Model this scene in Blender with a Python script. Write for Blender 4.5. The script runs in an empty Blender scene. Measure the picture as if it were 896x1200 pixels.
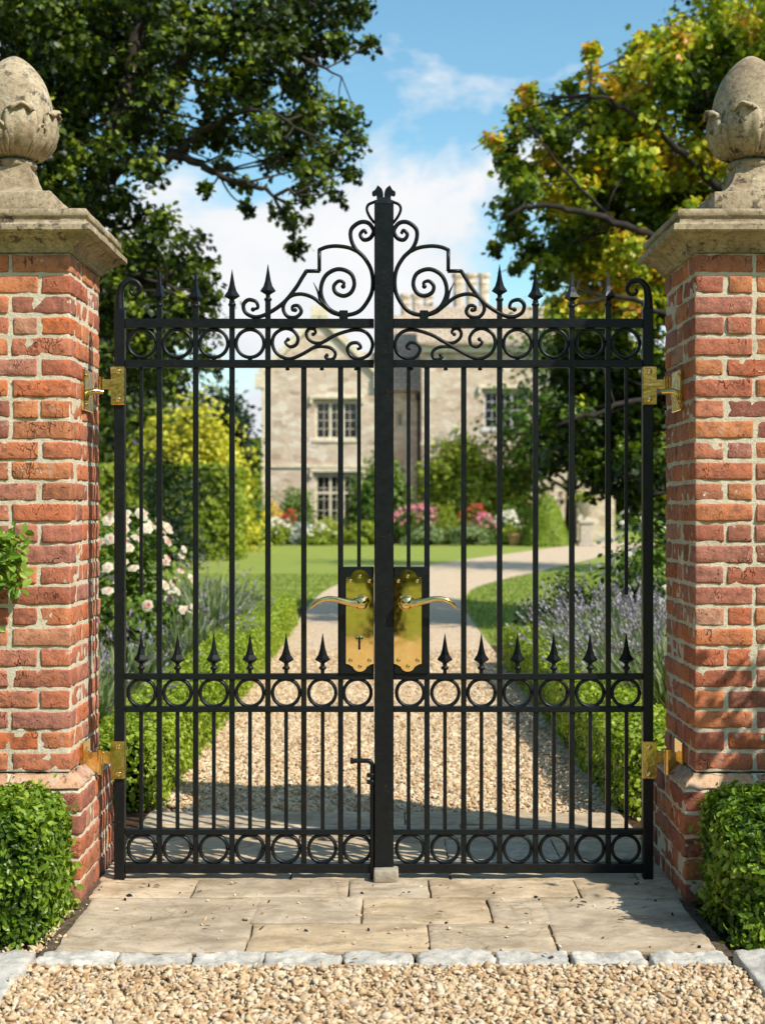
import bpy, bmesh, math, random
import numpy as np
from mathutils import Vector, noise as mnoise

rng = np.random.default_rng(11)
random.seed(5)
scene = bpy.context.scene
COL = scene.collection
PI = math.pi
FPX, HZ, CAMH, CX = 1700.0, 596.0, 1.363, 448.0     # focal length in photo pixels, horizon row, eye height
GY = 5.28                                          # gate plane

def at(px, py, Y):
    return Vector(((px - CX) * Y / FPX, Y, CAMH - (py - HZ) * Y / FPX))
def ground_y(py):
    return CAMH * FPX / (py - HZ)

# ------------------------------------------------------------------ objects
LOC = {}
def tag(o, label=None, cat=None, group=None, kind=None):
    if label: o['label'] = label
    if cat: o['category'] = cat
    if group: o['group'] = group
    if kind: o['kind'] = kind
    return o
def empty(name, loc, label, cat, group=None):
    o = bpy.data.objects.new(name, None)
    o.empty_display_size = .1
    COL.objects.link(o)
    o.location = loc
    LOC[o.name] = Vector(loc)
    return tag(o, label, cat, group)
def link(name, me, parent=None):
    o = bpy.data.objects.new(name, me)
    COL.objects.link(o)
    if parent is not None:
        o.parent = parent
        LOC[o.name] = LOC.get(parent.name, Vector((0, 0, 0)))
    else:
        LOC[o.name] = Vector((0, 0, 0))
    return o
def raw_mesh(name, V, loops, totals, mat, parent=None, smooth=False, tint=None, keep=False):
    V = np.asarray(V, dtype=np.float64)
    off = Vector((0, 0, 0))
    if parent is not None and not keep:
        off = LOC.get(parent.name, Vector((0, 0, 0)))
    V = V - np.array(off)
    me = bpy.data.meshes.new(name)
    totals = np.asarray(totals, dtype=np.int32); loops = np.asarray(loops, dtype=np.int32)
    me.vertices.add(len(V)); me.vertices.foreach_set('co', V.astype(np.float32).ravel())
    me.loops.add(len(loops)); me.loops.foreach_set('vertex_index', loops)
    me.polygons.add(len(totals))
    st = np.concatenate([[0], np.cumsum(totals)[:-1]]).astype(np.int32)
    me.polygons.foreach_set('loop_start', st)
    me.update(calc_edges=True)
    me.polygons.foreach_set('use_smooth', np.full(len(totals), bool(smooth)))
    if tint is not None:
        a = me.attributes.new('tint', 'FLOAT', 'POINT'); a.data.foreach_set('value', np.asarray(tint, dtype=np.float32))
    if mat: me.materials.append(mat)
    me.validate()
    return link(name, me, parent)

class MB:
    """collects pieces of ONE mesh"""
    def __init__(s): s.v = []; s.f = []; s.n = 0
    def add(s, V, F):
        s.v.extend([tuple(p) for p in V]); s.f.extend([tuple(i + s.n for i in f) for f in F]); s.n += len(V)
    def box(s, x0, x1, y0, y1, z0, z1, c=0.0):
        if c <= 0:
            V = [(x, y, z) for z in (z0, z1) for y in (y0, y1) for x in (x0, x1)]
            F = [(0, 2, 3, 1), (4, 5, 7, 6), (0, 1, 5, 4), (2, 6, 7, 3), (0, 4, 6, 2), (1, 3, 7, 5)]
            s.add(V, F); return s
        bm = bmesh.new()
        bmesh.ops.create_cube(bm, size=1)
        for v in bm.verts:
            v.co = ((x0 + x1) / 2 + v.co.x * (x1 - x0), (y0 + y1) / 2 + v.co.y * (y1 - y0), (z0 + z1) / 2 + v.co.z * (z1 - z0))
        bmesh.ops.bevel(bm, geom=bm.edges[:], offset=c, segments=1, affect='EDGES')
        bm.verts.index_update()
        s.add([v.co[:] for v in bm.verts], [[v.index for v in f.verts] for f in bm.faces]); bm.free()
        return s
    def prism(s, poly, y0, y1):
        """polygon in x,z extruded along y"""
        n = len(poly)
        a = sum(poly[i][0] * poly[(i + 1) % n][1] - poly[(i + 1) % n][0] * poly[i][1] for i in range(n))
        if a < 0: poly = poly[::-1]
        V = [(x, y0, z) for x, z in poly] + [(x, y1, z) for x, z in poly]
        F = [tuple(range(n)), tuple(range(2 * n - 1, n - 1, -1))] + [(i, i + n, (i + 1) % n + n, (i + 1) % n) for i in range(n)]
        s.add(V, F); return s
    def lathe(s, prof, c, n=16, rot=0.0, sq=False):
        V, F = [], []
        for r, z in prof:
            for k in range(n):
                a = rot + 2 * PI * k / n
                V.append((c[0] + r * math.cos(a), c[1] + r * math.sin(a), c[2] + z))
        for i in range(len(prof) - 1):
            for k in range(n):
                k2 = (k + 1) % n
                F.append((i * n + k, i * n + k2, (i + 1) * n + k2, (i + 1) * n + k))
        F.append(tuple(range(n - 1, -1, -1))); F.append(tuple(range((len(prof) - 1) * n, len(prof) * n)))
        s.add(V, F); return s
    def tube(s, pts, rad, n=8, ell=1.0, up=(0, 1, 0)):
        """swept tube; rad = number or one per point; ell = scale of the section along UP"""
        P = [Vector(p) for p in pts]
        if not hasattr(rad, '__len__'): rad = [rad] * len(P)
        V, F = [], []
        u0 = Vector(up)
        for i, p in enumerate(P):
            t = (P[min(i + 1, len(P) - 1)] - P[max(i - 1, 0)])
            if t.length < 1e-9: t = Vector((0, 0, 1))
            t.normalize()
            b = u0 - t * u0.dot(t)
            if b.length < 1e-4: b = Vector((1, .3, 0)) - t * Vector((1, .3, 0)).dot(t)
            b.normalize(); a = t.cross(b)
            for k in range(n):
                w = 2 * PI * (k + .5) / n
                V.append(p + a * (math.cos(w) * rad[i]) + b * (math.sin(w) * rad[i] * ell))
        for i in range(len(P) - 1):
            for k in range(n):
                k2 = (k + 1) % n
                F.append((i * n + k, i * n + k2, (i + 1) * n + k2, (i + 1) * n + k))
        F.append(tuple(range(n - 1, -1, -1))); F.append(tuple(range((len(P) - 1) * n, len(P) * n)))
        s.add(V, F); return s
    def build(s, name, mat, parent=None, smooth=False, angle=None):
        V = np.array(s.v); tot = [len(f) for f in s.f]; lo = [i for f in s.f for i in f]
        o = raw_mesh(name, V, lo, tot, mat, parent, smooth)
        if angle is not None:
            o.data.polygons.foreach_set('use_smooth', np.full(len(tot), True))
            o.data.set_sharp_from_angle(angle=math.radians(angle))
        return o

def spline(pts, n=8):
    """Catmull-Rom through 2D or 3D points"""
    P = [np.array(p, float) for p in pts]
    P = [2 * P[0] - P[1]] + P + [2 * P[-1] - P[-2]]
    out = []
    for i in range(1, len(P) - 2):
        for k in range(n):
            t = k / n
            out.append(.5 * (2 * P[i] + (P[i + 1] - P[i - 1]) * t + (2 * P[i - 1] - 5 * P[i] + 4 * P[i + 1] - P[i + 2]) * t * t
                             + (3 * P[i] - P[i - 1] - 3 * P[i + 1] + P[i + 2]) * t ** 3))
    out.append(P[-2]); return out

_lat = {}
def lattice(nx, ny, nz):
    k = (nx, ny, nz)
    if k in _lat: return _lat[k]
    idx, pts, F = {}, [], []
    def vid(i, j, l):
        if (i, j, l) not in idx: idx[(i, j, l)] = len(pts); pts.append((i, j, l))
        return idx[(i, j, l)]
    for i in range(nx):
        for j in range(ny):
            F.append((vid(i, j, 0), vid(i, j + 1, 0), vid(i + 1, j + 1, 0), vid(i + 1, j, 0)))
            F.append((vid(i, j, nz), vid(i + 1, j, nz), vid(i + 1, j + 1, nz), vid(i, j + 1, nz)))
    for i in range(nx):
        for l in range(nz):
            F.append((vid(i, 0, l), vid(i + 1, 0, l), vid(i + 1, 0, l + 1), vid(i, 0, l + 1)))
            F.append((vid(i, ny, l), vid(i, ny, l + 1), vid(i + 1, ny, l + 1), vid(i + 1, ny, l)))
    for j in range(ny):
        for l in range(nz):
            F.append((vid(0, j, l), vid(0, j, l + 1), vid(0, j + 1, l + 1), vid(0, j + 1, l)))
            F.append((vid(nx, j, l), vid(nx, j + 1, l), vid(nx, j + 1, l + 1), vid(nx, j, l + 1)))
    _lat[k] = (np.array(pts), F); return _lat[k]
def roundbox(mb, c, size, r, seg, amp, freq=20.0, amp2=0.0, tweak=None):
    pts, F = lattice(*seg)
    h = np.array(size) / 2; r = min(r, h.min() * .9)
    q = np.zeros((len(pts), 3))
    for a in range(3):
        n = seg[a]
        lin = np.concatenate([[-h[a]], np.linspace(-(h[a] - r), h[a] - r, max(n - 1, 2))[:n - 1] if n > 2 else [0.0] * (n - 1), [h[a]]])
        q[:, a] = lin[pts[:, a]]
    cl = np.clip(q, -(h - r), h - r); d = q - cl
    L = np.linalg.norm(d, axis=1); L[L < 1e-9] = 1
    N = d / L[:, None]
    q = cl + N * r
    sd = Vector(rng.uniform(-50, 50, 3))
    out = []
    for p, nn in zip(q, N):
        v = Vector(p)
        k = amp * mnoise.noise(v * freq + sd)
        if amp2: k += amp2 * mnoise.noise(v * freq * 3.3 + sd)
        w = v + Vector(nn) * k + Vector(c)
        out.append(w if tweak is None else tweak(w))
    mb.add(out, F)

# ------------------------------------------------------------------ materials
class NT:
    def __init__(s, name):
        s.m = bpy.data.materials.new(name); s.m.use_nodes = True
        s.t = s.m.node_tree; s.t.nodes.clear()
        s.out = s.n('ShaderNodeOutputMaterial')
    def n(s, typ, **kw):
        nd = s.t.nodes.new(typ)
        for k, v in kw.items():
            if k.startswith('i_'):
                key = k[2:]
                nd.inputs[int(key) if key.isdigit() else key.replace('_', ' ')].default_value = v
            else: setattr(nd, k, v)
        return nd
    def l(s, a, b): s.t.links.new(a, b)
    def pos(s): 
        if not hasattr(s, '_p'): s._p = s.n('ShaderNodeNewGeometry')
        return s._p.outputs['Position']
    def isl(s):
        s.pos(); return s._p.outputs['Random Per Island']
    def noise(s, scale, detail=4, rough=.6, vec=None, dist=0.0):
        nd = s.n('ShaderNodeTexNoise'); nd.inputs['Scale'].default_value = scale; nd.inputs['Detail'].default_value = detail
        nd.inputs['Roughness'].default_value = rough; nd.inputs['Distortion'].default_value = dist
        s.l(vec if vec is not None else s.pos(), nd.inputs['Vector']); return nd.outputs['Fac']
    def vor(s, scale, feature='F1', out='Distance', vec=None):
        nd = s.n('ShaderNodeTexVoronoi', feature=feature); nd.inputs['Scale'].default_value = scale
        s.l(vec if vec is not None else s.pos(), nd.inputs['Vector']); return nd.outputs[out]
    def scalevec(s, sc, vec=None):
        nd = s.n('ShaderNodeMapping'); nd.inputs['Scale'].default_value = sc
        s.l(vec if vec is not None else s.pos(), nd.inputs['Vector']); return nd.outputs[0]
    def ramp(s, fac, stops, interp='LINEAR'):
        nd = s.n('ShaderNodeValToRGB'); cr = nd.color_ramp; cr.interpolation = interp
        while len(cr.elements) > 1: cr.elements.remove(cr.elements[-1])
        for i, (p, c) in enumerate(stops):
            e = cr.elements[0] if i == 0 else cr.elements.new(p)
            e.position = p
            c = (c, c, c) if not hasattr(c, '__len__') else c
            e.color = (c[0], c[1], c[2], 1)
        s.l(fac, nd.inputs[0]); return nd.outputs[0]
    def mix(s, fac, a, b, mode='MIX'):
        nd = s.n('ShaderNodeMix', data_type='RGBA', blend_type=mode)
        for v, i in ((fac, 0), (a, 6), (b, 7)):
            if hasattr(v, 'links'): s.l(v, nd.inputs[i])
            elif hasattr(v, '__len__'): nd.inputs[i].default_value = (v[0], v[1], v[2], 1)
            else: nd.inputs[i].default_value = v
        return nd.outputs[2]
    def math(s, op, a, b=0.0, c=None):
        nd = s.n('ShaderNodeMath', operation=op)
        for v, i in ((a, 0), (b, 1), (c, 2)):
            if v is None: continue
            if hasattr(v, 'links'): s.l(v, nd.inputs[i])
            else: nd.inputs[i].default_value = v
        return nd.outputs[0]
    def bump(s, h, strength=.5, dist=.01, normal=None):
        nd = s.n('ShaderNodeBump'); nd.inputs['Strength'].default_value = strength; nd.inputs['Distance'].default_value = dist
        s.l(h, nd.inputs['Height'])
        if normal is not None: s.l(normal, nd.inputs['Normal'])
        return nd.outputs[0]
    def bsdf(s, col, rough=.7, metal=0.0, spec=.4, normal=None):
        nd = s.n('ShaderNodeBsdfPrincipled')
        for v, key in ((col, 'Base Color'), (rough, 'Roughness'), (metal, 'Metallic'), (spec, 'Specular IOR Level')):
            if hasattr(v, 'links'): s.l(v, nd.inputs[key])
            elif hasattr(v, '__len__'): nd.inputs[key].default_value = (v[0], v[1], v[2], 1)
            else: nd.inputs[key].default_value = v
        if normal is not None: s.l(normal, nd.inputs['Normal'])
        return nd.outputs[0]
    def done(s, sh): s.l(sh, s.out.inputs['Surface']); return s.m

def leaf_mat(name, stops, trans=.3, rough=.45, spec=.35, vary=.35):
    """stops are picked by the tint each leaf carries; a little hue drift from leaf to leaf"""
    t = NT(name)
    a = t.n('ShaderNodeAttribute', attribute_name='tint')
    f = t.math('ADD', a.outputs['Fac'], t.math('MULTIPLY', t.math('SUBTRACT', t.isl(), .5), vary))
    c = t.ramp(f, stops)
    p = t.bsdf(c, rough, 0, spec)
    tr = t.n('ShaderNodeBsdfTranslucent'); t.l(t.mix(1.0, c, (1.3, 1.35, .6), 'MULTIPLY'), tr.inputs[0])
    mx = t.n('ShaderNodeMixShader'); mx.inputs[0].default_value = trans
    t.l(p, mx.inputs[1]); t.l(tr.outputs[0], mx.inputs[2])
    return t.done(mx.outputs[0])

def m_brick():
    t = NT('weathered_brick')
    v1 = t.ramp(t.isl(), [(0, (.64, .18, .08)), (.1, (.40, .15, .105)), (.2, (.70, .22, .09)), (.3, (.54, .22, .15)), (.4, (.72, .19, .06)), (.5, (.34, .125, .09)), (.6, (.74, .28, .11)), (.7, (.60, .19, .10)), (.8, (.48, .20, .15)), (.9, (.70, .23, .09)), (1, (.62, .31, .20))], 'LINEAR')
    n1 = t.noise(26, 6, .65)
    c = t.mix(t.ramp(n1, [(.34, 1), (.52, 0)]), v1, t.mix(.65, v1, (.20, .085, .065)))
    c = t.mix(t.math('MULTIPLY', t.ramp(t.noise(75, 5, .7), [(.52, 0), (.70, 1)]), .42), c, (.66, .34, .19))
    c = t.mix(t.math('MULTIPLY', t.ramp(t.noise(9, 5, .7), [(.62, 0), (.72, 1)]), .6), c, (.60, .46, .34))
    crack = t.ramp(t.vor(26, 'DISTANCE_TO_EDGE', vec=t.mix(.13, t.pos(), t.n('ShaderNodeTexNoise', i_Scale=16.0).outputs['Color'])), [(0, 0), (.07, 1)])
    gate = t.ramp(t.noise(13, 3), [(.56, 0), (.64, 1)])
    cr = t.mix(gate, (1, 1, 1), crack)
    pits = t.ramp(t.noise(30, 5, .78, t.scalevec((1, 1, 2.4))), [(.30, 0), (.38, 1)])
    c = t.mix(t.math('MULTIPLY', t.math('SUBTRACT', 1.0, t.math('MULTIPLY', cr, pits)), .85), c, (.045, .02, .015))
    sz = t.n('ShaderNodeSeparateXYZ'); t.l(t.pos(), sz.inputs[0])
    damp = t.math('MULTIPLY', t.ramp(sz.outputs[2], [(.02, 1), (.5, 0)]), t.ramp(t.noise(6, 5, .7), [(.35, 0), (.65, 1)]))
    c = t.mix(t.math('MULTIPLY', damp, .6), c, (.13, .085, .05))
    c = t.mix(t.math('MULTIPLY', t.ramp(t.noise(3.2, 5, .7), [(.55, 0), (.75, 1)]), .25), c, (.22, .11, .07))
    c = t.mix(t.math('MULTIPLY', t.ramp(t.noise(17, 6, .75), [(.63, 0), (.67, 1)]), .7), c, (.70, .64, .54))
    b = t.bump(t.noise(150, 4, .7), .35, .003)
    b = t.bump(n1, .9, .010, b)
    b = t.bump(cr, .8, .006, b)
    b = t.bump(pits, .9, .006, b)
    return t.done(t.bsdf(c, .88, 0, .2, b))
def m_ledge():
    t = NT('worn_buff_ledge')
    c = t.ramp(t.isl(), [(0, (.62, .33, .17)), (.4, (.72, .43, .24)), (.7, (.52, .27, .17)), (1, (.70, .46, .29))])
    c = t.mix(t.math('MULTIPLY', t.ramp(t.noise(14, 6, .72), [(.45, 0), (.62, 1)]), .55), c, (.74, .62, .48))
    c = t.mix(t.math('MULTIPLY', t.ramp(t.noise(40, 5, .75), [(.56, 0), (.64, 1)]), .75), c, (.12, .07, .045))
    return t.done(t.bsdf(c, .9, 0, .2, t.bump(t.noise(32, 6, .75), .8, .01)))
def m_mortar():
    t = NT('lime_mortar')
    c = t.ramp(t.noise(38, 6, .7), [(.25, (.42, .33, .21)), (.42, (.80, .69, .50)), (.7, (.92, .83, .64))])
    b = t.bump(t.noise(90, 6, .75), .9, .008)
    c = t.mix(t.math('MULTIPLY', t.ramp(t.noise(4, 5, .7), [(.5, 0), (.75, 1)]), .4), c, (.42, .31, .19))
    return t.done(t.bsdf(c, .95, 0, .1, b))
def m_stone(name='lichened_limestone', dark=.75, lo=(.31, .225, .13), hi=(.76, .62, .42)):
    t = NT(name)
    c = t.ramp(t.noise(7, 7, .65), [(.3, lo), (.55, tuple((a + b) / 2 for a, b in zip(lo, hi))), (.75, hi)])
    c = t.mix(t.math('MULTIPLY', t.ramp(t.noise(60, 4, .7), [(.47, 0), (.62, 1)]), .5), c, (.15, .115, .08))
    sp = t.math('MULTIPLY', t.ramp(t.noise(22, 5, .72), [(.55, 0), (.61, 1)]), t.ramp(t.noise(4, 2), [(.40, 0), (.52, 1)]))
    c = t.mix(t.math('MULTIPLY', sp, dark), c, (.035, .03, .026))
    c = t.mix(t.math('MULTIPLY', t.ramp(t.noise(31, 4, .7, t.scalevec((1.1, .9, 1))), [(.63, 0), (.68, 1)]), .55), c, (.70, .66, .56))
    b = t.bump(t.noise(110, 5, .75), .5, .004)
    b = t.bump(t.ramp(t.noise(34, 5, .75), [(.3, 0), (.45, 1)]), .55, .004, b)
    return t.done(t.bsdf(c, .9, 0, .15, b))
def m_iron():
    t = NT('black_painted_iron')
    c = t.ramp(t.noise(45, 5, .7), [(.35, (.004, .0055, .006)), (.7, (.009, .012, .0135))])
    c = t.mix(t.math('MULTIPLY', t.ramp(t.noise(140, 3, .7), [(.64, 0), (.67, 1)]), t.math('MULTIPLY', t.ramp(t.noise(11, 3), [(.5, 0), (.62, 1)]), .8)), c, (.10, .055, .03))
    r = t.ramp(t.noise(25, 5, .7), [(.3, .28), (.7, .5)])
    b = t.bump(t.noise(80, 4, .6), .25, .0025)
    return t.done(t.bsdf(c, r, 0, .32, b))
def m_brass():
    t = NT('polished_brass')
    c = t.ramp(t.noise(30, 4), [(.3, (.88, .62, .22)), (.7, (.95, .74, .34))])
    r = t.ramp(t.noise(55, 5, .7), [(.35, .025), (.8, .09)])
    return t.done(t.bsdf(c, r, 1.0, .5, t.bump(t.noise(9, 2), .05, .006)))
def m_brass2():
    t = NT('aged_brass')
    c = t.ramp(t.noise(40, 5, .7), [(.3, (.74, .46, .12)), (.7, (.93, .68, .27))])
    return t.done(t.bsdf(c, t.ramp(t.noise(60, 4), [(.3, .1), (.75, .26)]), 1.0, .5, t.bump(t.noise(40, 4), .2, .003)))
def m_gravel(name='golden_gravel', dim=1.0):
    t = NT(name)
    k = lambda *c: tuple(x * dim for x in c)
    c = t.ramp(t.isl(), [(0, k(.70, .48, .26)), (.12, k(.84, .68, .44)), (.25, k(.42, .23, .10)), (.38, k(.86, .74, .54)), (.5, k(.66, .44, .23)), (.6, k(.28, .14, .065)), (.68, k(.86, .70, .46)), (.78, k(.55, .33, .15)), (.9, k(.88, .77, .58)), (1, k(.66, .55, .42))], 'LINEAR')
    c = t.mix(t.math('MULTIPLY', t.noise(90, 4, .7), .45), c, k(.5, .33, .18))
    c = t.mix(t.math('MULTIPLY', t.ramp(t.noise(2.4, 5, .7), [(.42, 0), (.7, 1)]), .3), c, k(.40, .25, .13))
    return t.done(t.bsdf(c, .75, 0, .25, t.bump(t.noise(220, 3), .3, .002)))
def m_gravel_sheet():
    t = NT('gravel_sheet')
    v = t.n('ShaderNodeTexVoronoi', i_Scale=44.0); t.l(t.pos(), v.inputs['Vector'])
    sx = t.n('ShaderNodeSeparateColor'); t.l(v.outputs['Color'], sx.inputs[0])
    c = t.ramp(sx.outputs[0], [(0, (.76, .54, .34)), (.3, (.88, .69, .48)), (.6, (.68, .47, .29)), (.8, (.90, .74, .53)), (1, (.80, .61, .41))])
    c = t.mix(t.ramp(v.outputs['Distance'], [(.4, 0), (.8, .6)]), c, (.26, .17, .10))
    c = t.mix(t.math('MULTIPLY', t.noise(1.3, 4), .25), c, (.55, .40, .27))
    return t.done(t.bsdf(c, .9, 0, .15, t.bump(v.outputs['Distance'], .9, .012)))
def m_paving():
    t = NT('sandstone_paving')
    base = t.ramp(t.isl(), [(0, (.66, .49, .30)), (.3, (.74, .57, .38)), (.5, (.66, .53, .38)), (.66, (.70, .52, .32)), (.84, (.62, .51, .38)), (1, (.74, .56, .36))])
    n = t.noise(5, 8, .68, t.scalevec((1, 1.7, 1)), .6)
    c = t.mix(t.ramp(n, [(.38, 0), (.6, 1)]), t.mix(.7, base, (.30, .21, .12)), base)
    c = t.mix(t.math('MULTIPLY', t.ramp(t.noise(16, 6, .7), [(.55, 0), (.7, 1)]), .35), c, (.66, .58, .45))
    c = t.mix(t.math('MULTIPLY', t.ramp(t.noise(70, 4, .75), [(.6, 0), (.68, 1)]), .6), c, (.12, .085, .055))
    c = t.mix(t.math('MULTIPLY', t.ramp(t.noise(2.6, 6, .72), [(.48, 0), (.66, 1)]), .5), c, (.25, .20, .14))
    crk = t.ramp(t.vor(2.6, 'DISTANCE_TO_EDGE', vec=t.mix(.3, t.pos(), t.n('ShaderNodeTexNoise', i_Scale=5.0, i_Detail=6.0).outputs['Color'])), [(0, 1), (.010, 0)])
    c = t.mix(t.math('MULTIPLY', crk, .35), c, (.10, .07, .045))
    b = t.bump(t.noise(60, 5, .7), .35, .004)
    b = t.bump(n, .6, .02, b)
    return t.done(t.bsdf(c, .85, 0, .2, b))
def m_kerb():
    t = NT('grey_kerb_stone')
    c = t.ramp(t.noise(9, 7, .7), [(.3, (.36, .33, .28)), (.5, (.58, .54, .47)), (.68, (.80, .74, .64))])
    c = t.mix(t.math('MULTIPLY', t.ramp(t.noise(50, 4, .7), [(.58, 0), (.68, 1)]), .5), c, (.13, .12, .11))
    return t.done(t.bsdf(c, .85, 0, .2, t.bump(t.noise(28, 6, .72), .8, .01)))
def m_soil(name='soil', a=(.055, .032, .018), b=(.17, .10, .055)):
    t = NT(name)
    c = t.ramp(t.noise(35, 6, .75), [(.35, a), (.7, b)])
    return t.done(t.bsdf(c, .95, 0, .1, t.bump(t.noise(50, 6, .75), 1, .02)))
def m_lawn(name='mown_lawn'):
    t = NT(name)
    w = t.n('ShaderNodeTexWave', wave_type='BANDS', bands_direction='Y'); w.inputs['Scale'].default_value = .20
    w.inputs['Distortion'].default_value = 1.4; w.inputs['Detail'].default_value = 2; w.inputs['Detail Scale'].default_value = .4
    t.l(t.pos(), w.inputs['Vector'])
    c = t.ramp(t.noise(1.1, 6, .7), [(.3, (.29, .335, .045)), (.7, (.42, .45, .085))])
    c = t.mix(t.math('MULTIPLY', w.outputs['Fac'], .8), c, (.15, .235, .028))
    c = t.mix(t.math('MULTIPLY', t.noise(45, 3, .7), .5), c, (.40, .42, .10))
    return t.done(t.bsdf(c, .85, 0, .2, t.bump(t.noise(60, 3, .7), .7, .03)))
def m_housestone():
    t = NT('coursed_rubble_stone')
    v = t.n('ShaderNodeTexVoronoi', i_Scale=2.4); t.l(t.scalevec((1, 1, 1.9)), v.inputs['Vector'])
    sx = t.n('ShaderNodeSeparateColor'); t.l(v.outputs['Color'], sx.inputs[0])
    c = t.ramp(sx.outputs[0], [(0, (.54, .38, .27)), (.3, (.80, .63, .46)), (.55, (.68, .52, .38)), (.8, (.86, .72, .55)), (1, (.88, .77, .62))])
    c = t.mix(t.ramp(t.noise(.7, 6, .7), [(.45, 0), (.75, .35)]), c, (.50, .36, .25))
    c = t.mix(t.ramp(v.outputs['Distance'], [(.45, 0), (.8, .45)]), c, (.70, .58, .44))
    return t.done(t.bsdf(c, .9, 0, .15, t.bump(t.noise(6, 6, .7), .8, .06)))
def m_plain(name, c, rough=.7, n=12, metal=0, spec=.3, var=.25):
    t = NT(name)
    cc = t.ramp(t.noise(n, 5, .65), [(.3, tuple(x * (1 - var) for x in c)), (.7, tuple(min(1, x * (1 + var)) for x in c))])
    return t.done(t.bsdf(cc, rough, metal, spec, t.bump(t.noise(n * 3, 4), .3, .01)))
def m_roof():
    t = NT('stone_slate_roof')
    b = t.n('ShaderNodeTexBrick', i_Scale=1.0); b.inputs['Brick Width'].default_value = .42; b.inputs['Row Height'].default_value = .26
    b.inputs['Mortar Size'].default_value = .02
    b.inputs['Color1'].default_value = (.60, .46, .33, 1); b.inputs['Color2'].default_value = (.46, .35, .26, 1); b.inputs['Mortar'].default_value = (.10, .08, .06, 1)
    cv = t.n('ShaderNodeCombineXYZ'); sp = t.n('ShaderNodeSeparateXYZ'); t.l(t.pos(), sp.inputs[0])
    t.l(sp.outputs[0], cv.inputs[0]); t.l(t.math('MULTIPLY', sp.outputs[2], 1.35), cv.inputs[1]); t.l(cv.outputs[0], b.inputs['Vector'])
    c = t.mix(t.math('MULTIPLY', t.noise(1.2, 5), .5), b.outputs['Color'], (.62, .49, .35))
    return t.done(t.bsdf(c, .9, 0, .1, t.bump(b.outputs['Fac'], .6, -.03)))

M = dict(
    brick=m_brick(), ledge=m_ledge(), mortar=m_mortar(), stone=m_stone(), iron=m_iron(), brass=m_brass(), brass2=m_brass2(), gravel=m_gravel(), gravel2=m_gravel('path_gravel', 1.08), sheet=m_gravel_sheet(),
    paving=m_paving(), kerb=m_kerb(), soil=m_soil(), joint=m_soil('joint_sand', (.10, .07, .045), (.30, .23, .15)), lawn=m_lawn(), house=m_housestone(), roof=m_roof(),
    trim=m_plain('dressed_stone', (.82, .70, .50), .85, 5), white=m_plain('white_paint', (.72, .71, .66), .5, 8, var=.06),
    glass=m_plain('dark_window_glass', (.012, .015, .018), .06, 3, spec=.6, var=.2), dark=m_plain('dark_slot', (.004, .004, .004), .6),
    bark=m_plain('oak_bark', (.045, .035, .026), .95, 9, var=.5), bark2=m_plain('maple_bark', (.035, .028, .022), .95, 9, var=.5),
    twig=m_plain('twig_core', (.012, .017, .006), .95, 20, spec=.05, var=.5), steel=m_plain('dull_iron', (.02, .02, .02), .5, 40),
    seed=m_plain('dark_seed', (.016, .012, .009), .8, 60, var=.5), block=m_plain('pale_stop_stone', (.40, .35, .26), .9, 30),
    pot=m_plain('terracotta', (.45, .26, .13), .8, 8), urn=m_plain('garden_urn_stone', (.52, .45, .36), .85, 8),
    hill=m_plain('distant_ground', (.05, .08, .02), .95, .2),
)
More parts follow.
